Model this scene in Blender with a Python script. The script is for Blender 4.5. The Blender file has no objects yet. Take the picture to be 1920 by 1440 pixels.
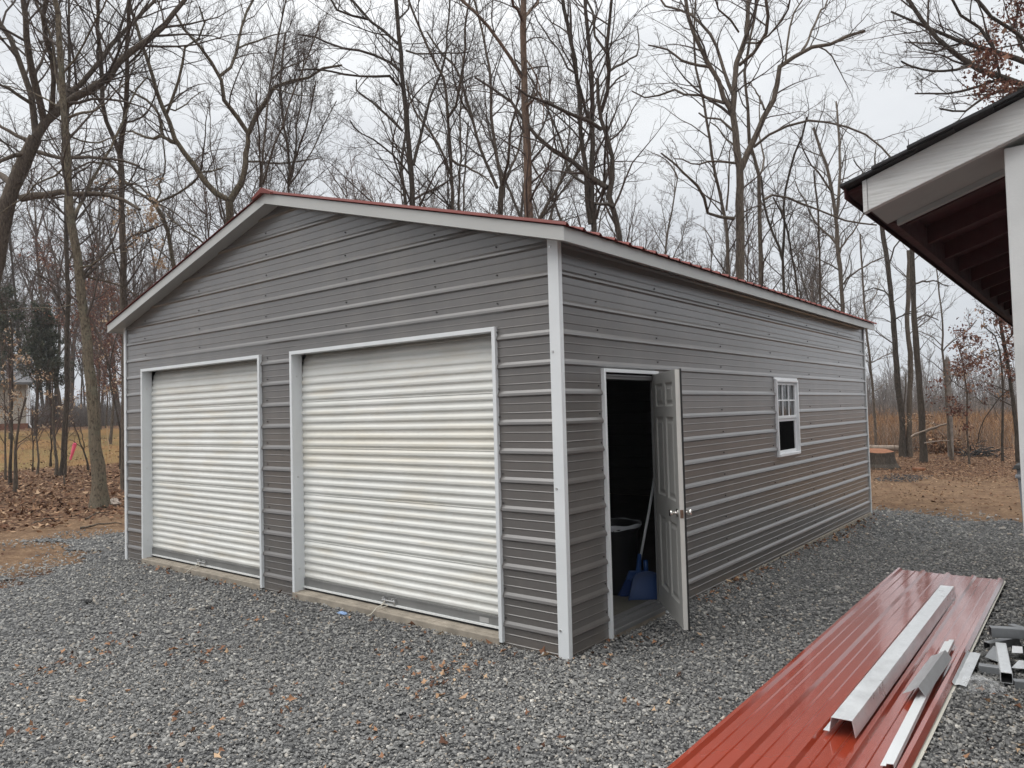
import bpy, math, random
import numpy as np
from mathutils import Matrix, Vector

random.seed(7)
RNG = np.random.default_rng(11)
C = bpy.context.scene.collection
scn = bpy.context.scene

# ------------------------------------------------------------------ camera
FPX = 1381.7                       # focal length in pixels of the 1920 wide photograph
CAM = np.array([3.1993, -4.5794, 1.8648])
CR = np.array([0.77926342, 0.62615627, -0.02601636])
CU = np.array([0.04427259, -0.01359336, 0.998927])
CF = np.array([-0.62513075, 0.77957909, 0.03831437])
cam_d = bpy.data.cameras.new('camera')
cam = bpy.data.objects.new('camera', cam_d)
C.objects.link(cam)
cam_d.sensor_width = 36.0
cam_d.lens = 36.0 * FPX / 1920.0
cam_d.clip_start = 0.05
cam_d.clip_end = 3000
M = Matrix.Identity(4)
for i in range(3):
    M[i][0], M[i][1], M[i][2], M[i][3] = CR[i], CU[i], -CF[i], CAM[i]
cam.matrix_world = M
scn.camera = cam

# ------------------------------------------------------------------ world and light
SUN_EL, SUN_AZ = math.radians(52), math.radians(215)   # azimuth clockwise from +Y
w = bpy.data.worlds.new('World')
scn.world = w
w.use_nodes = True
nt = w.node_tree
nt.nodes.clear()
n_out = nt.nodes.new('ShaderNodeOutputWorld')
sky = nt.nodes.new('ShaderNodeTexSky')
sky.sky_type = 'NISHITA'
sky.sun_disc = False
sky.sun_elevation = SUN_EL
sky.sun_rotation = SUN_AZ
bg1 = nt.nodes.new('ShaderNodeBackground')
bg1.inputs[1].default_value = 0.05
nt.links.new(sky.outputs[0], bg1.inputs[0])
tc = nt.nodes.new('ShaderNodeTexCoord')
sep = nt.nodes.new('ShaderNodeSeparateXYZ')
nt.links.new(tc.outputs['Generated'], sep.inputs[0])
mp = nt.nodes.new('ShaderNodeMapping')
mp.inputs['Scale'].default_value = (1.6, 1.6, 4.0)
nt.links.new(tc.outputs['Generated'], mp.inputs[0])
cl = nt.nodes.new('ShaderNodeTexNoise')
cl.inputs['Scale'].default_value = 1.6
cl.inputs['Detail'].default_value = 5
cl.inputs['Roughness'].default_value = 0.5
nt.links.new(mp.outputs[0], cl.inputs[0])
ramp = nt.nodes.new('ShaderNodeValToRGB')      # overcast: brighter towards the zenith
ramp.color_ramp.elements[0].position = 0.0
ramp.color_ramp.elements[0].color = (0.52, 0.545, 0.58, 1)
ramp.color_ramp.elements[1].position = 1.0
ramp.color_ramp.elements[1].color = (2.7, 2.7, 2.68, 1)
e = ramp.color_ramp.elements.new(0.45)
e.color = (0.74, 0.755, 0.775, 1)
nt.links.new(sep.outputs[2], ramp.inputs[0])
cr = nt.nodes.new('ShaderNodeValToRGB')
cr.color_ramp.elements[0].position = 0.34
cr.color_ramp.elements[0].color = (0.85, 0.857, 0.87, 1)
cr.color_ramp.elements[1].position = 0.62
cr.color_ramp.elements[1].color = (1.06, 1.06, 1.05, 1)
nt.links.new(cl.outputs[0], cr.inputs[0])
mul = nt.nodes.new('ShaderNodeMix')
mul.data_type = 'RGBA'
mul.blend_type = 'MULTIPLY'
mul.inputs[0].default_value = 1.0
nt.links.new(ramp.outputs[0], mul.inputs[6])
nt.links.new(cr.outputs[0], mul.inputs[7])
bg2 = nt.nodes.new('ShaderNodeBackground')
bg2.inputs[1].default_value = 1.0
nt.links.new(mul.outputs[2], bg2.inputs[0])
mxs = nt.nodes.new('ShaderNodeMixShader')
mxs.inputs[0].default_value = 0.93
nt.links.new(bg1.outputs[0], mxs.inputs[1])
nt.links.new(bg2.outputs[0], mxs.inputs[2])
nt.links.new(mxs.outputs[0], n_out.inputs[0])

sun_d = bpy.data.lights.new('sun', 'SUN')
sun_d.energy = 0.8
sun_d.angle = math.radians(35)
sun_d.color = (1.0, 0.97, 0.93)
sun = bpy.data.objects.new('sun', sun_d)
C.objects.link(sun)
sd = Vector((math.sin(SUN_AZ) * math.cos(SUN_EL), math.cos(SUN_AZ) * math.cos(SUN_EL), math.sin(SUN_EL)))
sun.rotation_euler = sd.to_track_quat('Z', 'Y').to_euler()
sun.location = (0, 0, 30)
scn.view_settings.view_transform = 'Standard'
scn.view_settings.look = 'None'
scn.view_settings.exposure = 0.4
scn.view_settings.gamma = 1.0
scn.view_settings.use_curve_mapping = False
scn.cycles.max_bounces = 6
scn.cycles.transparent_max_bounces = 8

# ------------------------------------------------------------------ helpers
def sstep(a, b, x):
    t = np.clip((np.asarray(x, float) - a) / (b - a), 0, 1)
    return t * t * (3 - 2 * t)

def height(x, y):
    """terrain: almost level, a lawn that climbs away on the left"""
    x = np.asarray(x, float); y = np.asarray(y, float)
    s = np.hypot(x - CAM[0], y - CAM[1])
    left = sstep(-9, -17, x)
    h = left * 0.045 * np.clip(s - 20, 0, 36)
    h = h - 0.065 * sstep(1.5, 9, y) * sstep(-8, -1, x)
    far = sstep(11, 16, s)
    h = h + far * 0.035 * (np.sin(x * 0.9 + 1.3) * np.sin(y * 0.7) + 0.6 * np.sin(x * 2.3 + y * 1.7))
    return h

def at(px, py, D):
    """point seen at photograph pixel px, py, D metres deep"""
    return CAM + D * ((px - 960) / FPX * CR - (py - 720) / FPX * CU + CF)

def hit(px, py):
    d = at(px, py, 1.0) - CAM
    t = 2.0
    for _ in range(4000):
        p = CAM + d * t
        if p[2] <= height(p[0], p[1]):
            break
        t += 0.03
    return p, t

def tagit(o, label=None, cat=None, group=None, kind=None):
    if label: o['label'] = label
    if cat: o['category'] = cat
    if group: o['group'] = group
    if kind: o['kind'] = kind
    return o

def empty(name, loc, label, cat, group=None, rz=0.0):
    o = bpy.data.objects.new(name, None)
    C.objects.link(o)
    o.location = loc
    o.rotation_euler = (0, 0, rz)
    o.empty_display_size = 0.2
    return tagit(o, label, cat, group)

def link(name, me, parent=None, world=True):
    o = bpy.data.objects.new(name, me)
    C.objects.link(o)
    if parent is not None:
        o.parent = parent
        if world:      # mesh was written in world coordinates
            o.matrix_parent_inverse = parent_world(parent).inverted()
    return o

def parent_world(p):
    m = Matrix.LocRotScale(p.location, p.rotation_euler, p.scale)
    if p.parent is not None:
        m = parent_world(p.parent) @ p.matrix_parent_inverse @ m
    return m

class MB:
    """collects faces and links them as one mesh object (world coordinates)"""
    def __init__(s):
        s.v = []; s.f = []; s.m = []
        s.mi = 0
    def add(s, vs, fs):
        b = len(s.v)
        s.v += [tuple(map(float, q)) for q in vs]
        for f in fs:
            s.f.append(tuple(i + b for i in f)); s.m.append(s.mi)
        return s
    def box(s, x0, x1, y0, y1, z0, z1, T=None):
        vs = [(x0,y0,z0),(x1,y0,z0),(x1,y1,z0),(x0,y1,z0),(x0,y0,z1),(x1,y0,z1),(x1,y1,z1),(x0,y1,z1)]
        if T is not None:
            vs = [tuple(T @ Vector(q)) for q in vs]
        return s.add(vs, [(0,3,2,1),(4,5,6,7),(0,1,5,4),(1,2,6,5),(2,3,7,6),(3,0,4,7)])
    def prism(s, prof, a, b, T):
        """closed profile [(u, w)] extruded from a to b along local y, T maps (u, y, w)"""
        n = len(prof)
        vs = [tuple(T @ Vector((u, a, q))) for u, q in prof] + [tuple(T @ Vector((u, b, q))) for u, q in prof]
        fs = [(i, (i+1) % n, n + (i+1) % n, n + i) for i in range(n)]
        fs += [tuple(range(n))[::-1], tuple(range(n, 2*n))]
        return s.add(vs, fs)
    def tube(s, pts, rad, k=10, cap=True):
        pts = [np.array(p, float) for p in pts]
        if not hasattr(rad, '__len__'): rad = [rad] * len(pts)
        b = len(s.v); n = len(pts)
        up = None
        for i in range(n):
            t = pts[min(i+1, n-1)] - pts[max(i-1, 0)]
            t = t / (np.linalg.norm(t) + 1e-12)
            if up is None:
                up = np.cross(t, (0, 0, 1.0) if abs(t[2]) < 0.9 else (1.0, 0, 0))
            up = up - t * (up @ t); up /= np.linalg.norm(up)
            v = np.cross(t, up)
            for j in range(k):
                a = 2 * math.pi * j / k
                s.v.append(tuple(pts[i] + rad[i] * (math.cos(a) * up + math.sin(a) * v)))
        for i in range(n-1):
            for j in range(k):
                s.f.append((b+i*k+j, b+i*k+(j+1)%k, b+(i+1)*k+(j+1)%k, b+(i+1)*k+j)); s.m.append(s.mi)
        if cap:
            s.f.append(tuple(b+j for j in range(k))[::-1]); s.m.append(s.mi)
            s.f.append(tuple(b+(n-1)*k+j for j in range(k))); s.m.append(s.mi)
        return s
    def build(s, name, mats, parent=None, bevel=0, smooth=False):
        me = bpy.data.meshes.new(name)
        me.from_pydata(s.v, [], s.f)
        if not isinstance(mats, (list, tuple)): mats = [mats]
        for m in mats: me.materials.append(m)
        me.polygons.foreach_set('material_index', s.m)
        if smooth: me.polygons.foreach_set('use_smooth', [True] * len(s.f))
        me.update()
        o = link(name, me, parent)
        if bevel:
            md = o.modifiers.new('bevel', 'BEVEL')
            md.width = bevel; md.segments = 2; md.limit_method = 'ANGLE'
            md.angle_limit = math.radians(40)
        return o

def mesh_np(name, V, loops, starts, mat, parent=None, smooth=False, totals=None):
    """fast mesh from numpy arrays"""
    me = bpy.data.meshes.new(name)
    me.vertices.add(len(V)); me.vertices.foreach_set('co', np.ascontiguousarray(V, np.float32).ravel())
    me.loops.add(len(loops)); me.loops.foreach_set('vertex_index', np.ascontiguousarray(loops, np.int32))
    me.polygons.add(len(starts)); me.polygons.foreach_set('loop_start', np.ascontiguousarray(starts, np.int32))
    if smooth: me.polygons.foreach_set('use_smooth', np.ones(len(starts), bool))
    me.update(calc_edges=True)
    for m in (mat if isinstance(mat, (list, tuple)) else [mat]): me.materials.append(m)
    return link(name, me, parent)

# ------------------------------------------------------------------ materials
class NT:
    def __init__(s, name):
        s.m = bpy.data.materials.new(name); s.m.use_nodes = True
        s.t = s.m.node_tree; s.p = s.t.nodes['Principled BSDF']
    def n(s, typ, **kw):
        x = s.t.nodes.new(typ)
        for k, v in kw.items():
            if k.startswith('i_'):
                key = k[2:].replace('_', ' ')
                x.inputs[key].default_value = v
            else: setattr(x, k, v)
        return x
    def l(s, a, b): s.t.links.new(a, b)
    def pos(s, scale=(1, 1, 1), obj=False):
        g = s.n('ShaderNodeTexCoord') if obj else s.n('ShaderNodeNewGeometry')
        m = s.n('ShaderNodeMapping'); m.inputs['Scale'].default_value = scale
        s.l(g.outputs['Object' if obj else 'Position'], m.inputs[0]); return m.outputs[0]
    def noise(s, vec, scale, detail=3, rough=0.55):
        x = s.n('ShaderNodeTexNoise'); x.inputs['Scale'].default_value = scale
        x.inputs['Detail'].default_value = detail; x.inputs['Roughness'].default_value = rough
        s.l(vec, x.inputs[0]); return x.outputs[0]
    def ramp(s, fac, stops):
        r = s.n('ShaderNodeValToRGB'); el = r.color_ramp.elements
        while len(el) < len(stops): el.new(0.5)
        for q, (p, c) in zip(el, stops):
            q.position = p
            q.color = (c[0], c[1], c[2], 1) if hasattr(c, '__len__') else (c, c, c, 1)
        s.l(fac, r.inputs[0]); return r.outputs[0]
    def mix(s, fac, a, b, mode='MIX'):
        x = s.n('ShaderNodeMix', data_type='RGBA', blend_type=mode)
        for v, i in ((fac, 0), (a, 6), (b, 7)):
            if hasattr(v, 'links'): s.l(v, x.inputs[i])
            elif hasattr(v, '__len__'): x.inputs[i].default_value = (*v, 1)
            else: x.inputs[i].default_value = v
        return x.outputs[2]
    def math(s, op, a, b=0.0):
        x = s.n('ShaderNodeMath', operation=op)
        for v, i in ((a, 0), (b, 1)):
            if hasattr(v, 'links'): s.l(v, x.inputs[i])
            else: x.inputs[i].default_value = v
        return x.outputs[0]
    def bump(s, h, strength=0.3, dist=0.01):
        b = s.n('ShaderNodeBump'); b.inputs['Strength'].default_value = strength
        b.inputs['Distance'].default_value = dist
        s.l(h, b.inputs['Height']); s.l(b.outputs[0], s.p.inputs['Normal'])
    def base(s, c):
        if hasattr(c, 'links'): s.l(c, s.p.inputs['Base Color'])
        else: s.p.inputs['Base Color'].default_value = (*c, 1)
    def rough(s, r):
        if hasattr(r, 'links'): s.l(r, s.p.inputs['Roughness'])
        else: s.p.inputs['Roughness'].default_value = r

def simple(name, col, rough=0.5, metal=0.0, var=0.12, vs=3.0, bump=0.0, bs=60, spec=0.5, scale=(1, 1, 1)):
    k = NT(name)
    P = k.pos(scale)
    nz = k.noise(P, vs, 4)
    lo = tuple(c * (1 - var) for c in col); hi = tuple(min(1, c * (1 + var)) for c in col)
    k.base(k.ramp(nz, [(0.3, lo), (0.7, hi)]))
    n2 = k.noise(P, vs * 2.7, 3)
    k.rough(k.ramp(n2, [(0.3, max(0.02, rough - 0.06)), (0.7, min(1, rough + 0.08))]))
    k.p.inputs['Metallic'].default_value = metal
    k.p.inputs['Specular IOR Level'].default_value = spec
    if bump: k.bump(k.noise(P, bs, 4), bump, 0.005)
    return k.m

def siding_mat():
    k = NT('taupe_siding_paint')
    P = k.pos((1, 1, 1))
    c = k.ramp(k.noise(P, 0.7, 2), [(0.3, (0.097, 0.090, 0.085)), (0.7, (0.112, 0.104, 0.099))])
    dust = k.ramp(k.noise(k.pos((2.2, 2.2, 0.35)), 1.4, 3), [(0.45, 0.0), (0.75, 0.22)])
    c = k.mix(dust, c, (0.20, 0.178, 0.155))
    # splash-back: soil thrown up along the foot of the wall
    sp = k.n('ShaderNodeSeparateXYZ'); k.l(P, sp.inputs[0])
    z = k.math('ADD', sp.outputs[2], k.math('MULTIPLY', k.noise(P, 5.0, 5), 0.35))
    c = k.mix(k.ramp(z, [(0.16, 0.28), (0.36, 0.0)]), c, (0.165, 0.135, 0.105))
    k.base(c)
    k.rough(0.36)
    k.p.inputs['Specular IOR Level'].default_value = 0.6
    k.p.inputs['Coat Weight'].default_value = 0.8
    k.p.inputs['Coat Roughness'].default_value = 0.22
    return k.m

def door_mat():
    k = NT('off_white_curtain_paint')
    P = k.pos()
    c = k.ramp(k.noise(P, 1.6, 4), [(0.3, (0.60, 0.60, 0.565)), (0.7, (0.68, 0.68, 0.65))])
    # rub marks: warm stains in bands left when the curtain is rolled up
    st = k.ramp(k.noise(k.pos((1.1, 1, 7)), 1.3, 5, 0.65), [(0.5, 0.0), (0.72, 1.0)])
    c = k.mix(k.math('MULTIPLY', st, 0.5), c, (0.60, 0.54, 0.43))
    st2 = k.ramp(k.noise(k.pos((6, 1, 14)), 1.7, 6, 0.7), [(0.60, 0.0), (0.75, 1.0)])
    c = k.mix(k.math('MULTIPLY', st2, 0.35), c, (0.38, 0.33, 0.27))
    # a broad yellowed band where the curtain rubbed on its roll, only on the wider door
    sx = k.n('ShaderNodeSeparateXYZ'); k.l(P, sx.inputs[0])
    zz = k.math('ADD', sx.outputs[2], k.math('MULTIPLY', k.math('SUBTRACT', k.noise(k.pos((1.5, 1, 3)), 1.4, 4), 0.5), 0.35))
    band = k.ramp(k.math('MULTIPLY', zz, 0.4), [(0.50, 0.0), (0.56, 0.42), (0.68, 0.48), (0.76, 0.0)])
    right = k.math('GREATER_THAN', sx.outputs[0], -3.6)
    rub = k.ramp(k.noise(k.pos((0.7, 1, 12)), 1.1, 4), [(0.35, 0.25), (0.65, 1.0)])
    c = k.mix(k.math('MULTIPLY', k.math('MULTIPLY', band, right), rub), c, (0.62, 0.565, 0.45))
    low = k.ramp(k.math('ADD', sx.outputs[2], k.math('MULTIPLY', k.noise(P, 4.0, 5), 0.5)), [(0.35, 0.30), (0.62, 0.0)])
    c = k.mix(low, c, (0.34, 0.31, 0.27))
    k.base(c)
    k.rough(0.38)
    return k.m

def gravel_mat(name, island):
    k = NT(name)
    P = k.pos()
    if island:
        g = k.n('ShaderNodeNewGeometry')
        r = g.outputs['Random Per Island']
        c = k.ramp(r, [(0.0, (0.040, 0.041, 0.043)), (0.25, (0.100, 0.101, 0.104)), (0.55, (0.180, 0.181, 0.182)),
                       (0.8, (0.27, 0.268, 0.262)), (0.92, (0.40, 0.392, 0.375)), (0.975, (0.30, 0.24, 0.18)), (1.0, (0.66, 0.65, 0.62))])
        c = k.mix(k.ramp(k.noise(P, 90, 4), [(0.3, 0.0), (0.7, 0.55)]), c, (0.145, 0.146, 0.147))
        big = k.ramp(k.noise(P, 0.55, 4), [(0.3, (0.80, 0.80, 0.80)), (0.7, (1.12, 1.11, 1.09))])
        c = k.mix(1.0, c, big, 'MULTIPLY')
        c = k.mix(1.0, c, (1.10, 1.09, 1.06), 'MULTIPLY')
        k.base(c)
        k.bump(k.noise(P, 220, 3), 0.35, 0.002)
        k.rough(0.72)
    else:
        v = k.n('ShaderNodeTexVoronoi', i_Scale=42.0)
        k.l(P, v.inputs[0])
        sp = k.n('ShaderNodeSeparateColor'); k.l(v.outputs['Color'], sp.inputs[0])
        c = k.ramp(sp.outputs[0], [(0.0, (0.02, 0.021, 0.024)), (0.5, (0.115, 0.116, 0.119)), (0.85, (0.22, 0.22, 0.216)), (1.0, (0.42, 0.41, 0.39))])
        dk = k.ramp(v.outputs['Distance'], [(0.25, 1.0), (0.75, 0.35)])
        c = k.mix(1.0, c, dk, 'MULTIPLY')
        k.base(c)
        k.bump(k.math('MULTIPLY', v.outputs['Distance'], -1.0), 0.9, 0.02)
        k.rough(0.85)
    return k.m

def bark_mat(name, c0, c1, lichen=0.0):
    k = NT(name)
    P = k.pos((1, 1, 0.22), True)
    fine = k.noise(P, 34, 6, 0.75)
    c = k.ramp(fine, [(0.38, c0), (0.62, c1)])
    c = k.mix(k.ramp(k.noise(P, 2.2, 4), [(0.4, 0.0), (0.7, 0.45)]), c, c1)
    if lichen:
        ln = k.ramp(k.noise(k.pos((1, 1, 1), True), 3.4, 6, 0.7), [(0.50, 0.0), (0.66, 1.0)])
        c = k.mix(k.math('MULTIPLY', ln, lichen), c, (0.150, 0.152, 0.112))
        c = k.mix(k.ramp(k.noise(k.pos((1, 1, 0.7), True), 17, 5, 0.7), [(0.52, 0.0), (0.62, 0.75)]), c, (0.045, 0.038, 0.030))
    k.base(c)
    k.bump(fine, 0.8, 0.03)
    k.rough(0.92)
    k.p.inputs['Specular IOR Level'].default_value = 0.15
    return k.m

def island_mat(name, stops, rough=0.8, trans=0.0, bump=False):
    k = NT(name)
    g = k.n('ShaderNodeNewGeometry')
    c = k.ramp(g.outputs['Random Per Island'], stops)
    k.base(c); k.rough(rough)
    k.p.inputs['Specular IOR Level'].default_value = 0.25
    if trans:
        tr = k.n('ShaderNodeBsdfTranslucent'); k.l(c, tr.inputs[0])
        mx = k.n('ShaderNodeMixShader'); mx.inputs[0].default_value = trans
        k.l(k.p.outputs[0], mx.inputs[1]); k.l(tr.outputs[0], mx.inputs[2])
        k.l(mx.outputs[0], k.t.nodes['Material Output'].inputs[0])
    return k.m

def ground_mat():
    k = NT('forest_floor')
    P = k.pos()
    n1 = k.noise(P, 0.9, 5, 0.6); n2 = k.noise(P, 16, 5, 0.7)
    v = k.n('ShaderNodeTexVoronoi', i_Scale=16.0); k.l(P, v.inputs[0])
    sp = k.n('ShaderNodeSeparateColor'); k.l(v.outputs['Color'], sp.inputs[0])
    lit = k.ramp(sp.outputs[0], [(0.0, (0.045, 0.024, 0.015)), (0.5, (0.115, 0.062, 0.038)), (0.8, (0.19, 0.115, 0.070)), (1.0, (0.33, 0.22, 0.14))])
    dirt = k.ramp(n2, [(0.3, (0.095, 0.058, 0.036)), (0.5, (0.195, 0.125, 0.076)), (0.62, (0.27, 0.180, 0.112)), (0.8, (0.42, 0.32, 0.225))])
    dirt = k.mix(k.ramp(k.noise(P, 2.3, 5, 0.7), [(0.45, 0.0), (0.62, 0.7)]), dirt, (0.105, 0.062, 0.040))
    ad = k.n('ShaderNodeAttribute', attribute_name='dirt')
    al = k.n('ShaderNodeAttribute', attribute_name='lawn')
    fd = k.ramp(k.math('ADD', ad.outputs['Fac'], k.math('MULTIPLY', k.math('SUBTRACT', n1, 0.5), 1.3)), [(0.35, 0.0), (0.62, 1.0)])
    c = k.mix(fd, lit, dirt)
    lawn = k.ramp(k.noise(P, 9, 5, 0.7), [(0.28, (0.095, 0.062, 0.030)), (0.5, (0.200, 0.135, 0.062)), (0.66, (0.165, 0.150, 0.058)), (0.8, (0.33, 0.225, 0.115))])
    patch = k.ramp(k.noise(P, 0.35, 3), [(0.42, 0.0), (0.6, 1.0)])
    lawn = k.mix(k.math('MULTIPLY', patch, 0.7), lawn, (0.235, 0.130, 0.058))
    fl = k.ramp(k.math('ADD', al.outputs['Fac'], k.math('MULTIPLY', k.math('SUBTRACT', n1, 0.5), 1.0)), [(0.35, 0.0), (0.65, 1.0)])
    c = k.mix(fl, c, lawn)
    k.base(c); k.rough(0.95)
    k.p.inputs['Specular IOR Level'].default_value = 0.1
    k.bump(k.math('ADD', n2, sp.outputs[1]), 0.9, 0.05)
    return k.m

def wood_paint():
    k = NT('weathered_white_paint')
    P = k.pos((2.0, 30, 45))
    g = k.noise(P, 2.2, 6, 0.7)
    c = k.ramp(g, [(0.34, (0.42, 0.415, 0.40)), (0.44, (0.53, 0.53, 0.52)), (0.7, (0.60, 0.60, 0.59))])
    wv = k.n('ShaderNodeTexWave', wave_type='BANDS', bands_direction='Z')
    wv.inputs['Scale'].default_value = 9; wv.inputs['Distortion'].default_value = 9; wv.inputs['Detail'].default_value = 3
    wv.inputs['Detail Scale'].default_value = 0.6
    k.l(k.pos((0.5, 1, 2)), wv.inputs[0])
    c = k.mix(k.math('MULTIPLY', wv.outputs[0], 0.08), c, (0.36, 0.35, 0.33))
    k.base(c); k.rough(0.7)
    k.bump(k.math('ADD', g, k.math('MULTIPLY', wv.outputs[0], 0.3)), 0.35, 0.004)
    return k.m

def galv(name='galvanised_steel', col=(0.60, 0.62, 0.64), r=0.34):
    k = NT(name)
    v = k.n('ShaderNodeTexVoronoi', i_Scale=38.0)
    k.l(k.pos((1, 0.6, 1)), v.inputs[0])
    sp = k.n('ShaderNodeSeparateColor'); k.l(v.outputs['Color'], sp.inputs[0])
    c = k.ramp(sp.outputs[0], [(0.0, tuple(q * 0.95 for q in col)), (1.0, tuple(min(1, q * 1.03) for q in col))])
    k.base(c); k.rough(k.ramp(k.noise(k.pos(), 6, 4), [(0.3, r - 0.08), (0.7, r + 0.12)]))
    k.p.inputs['Metallic'].default_value = 0.6
    return k.m

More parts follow.
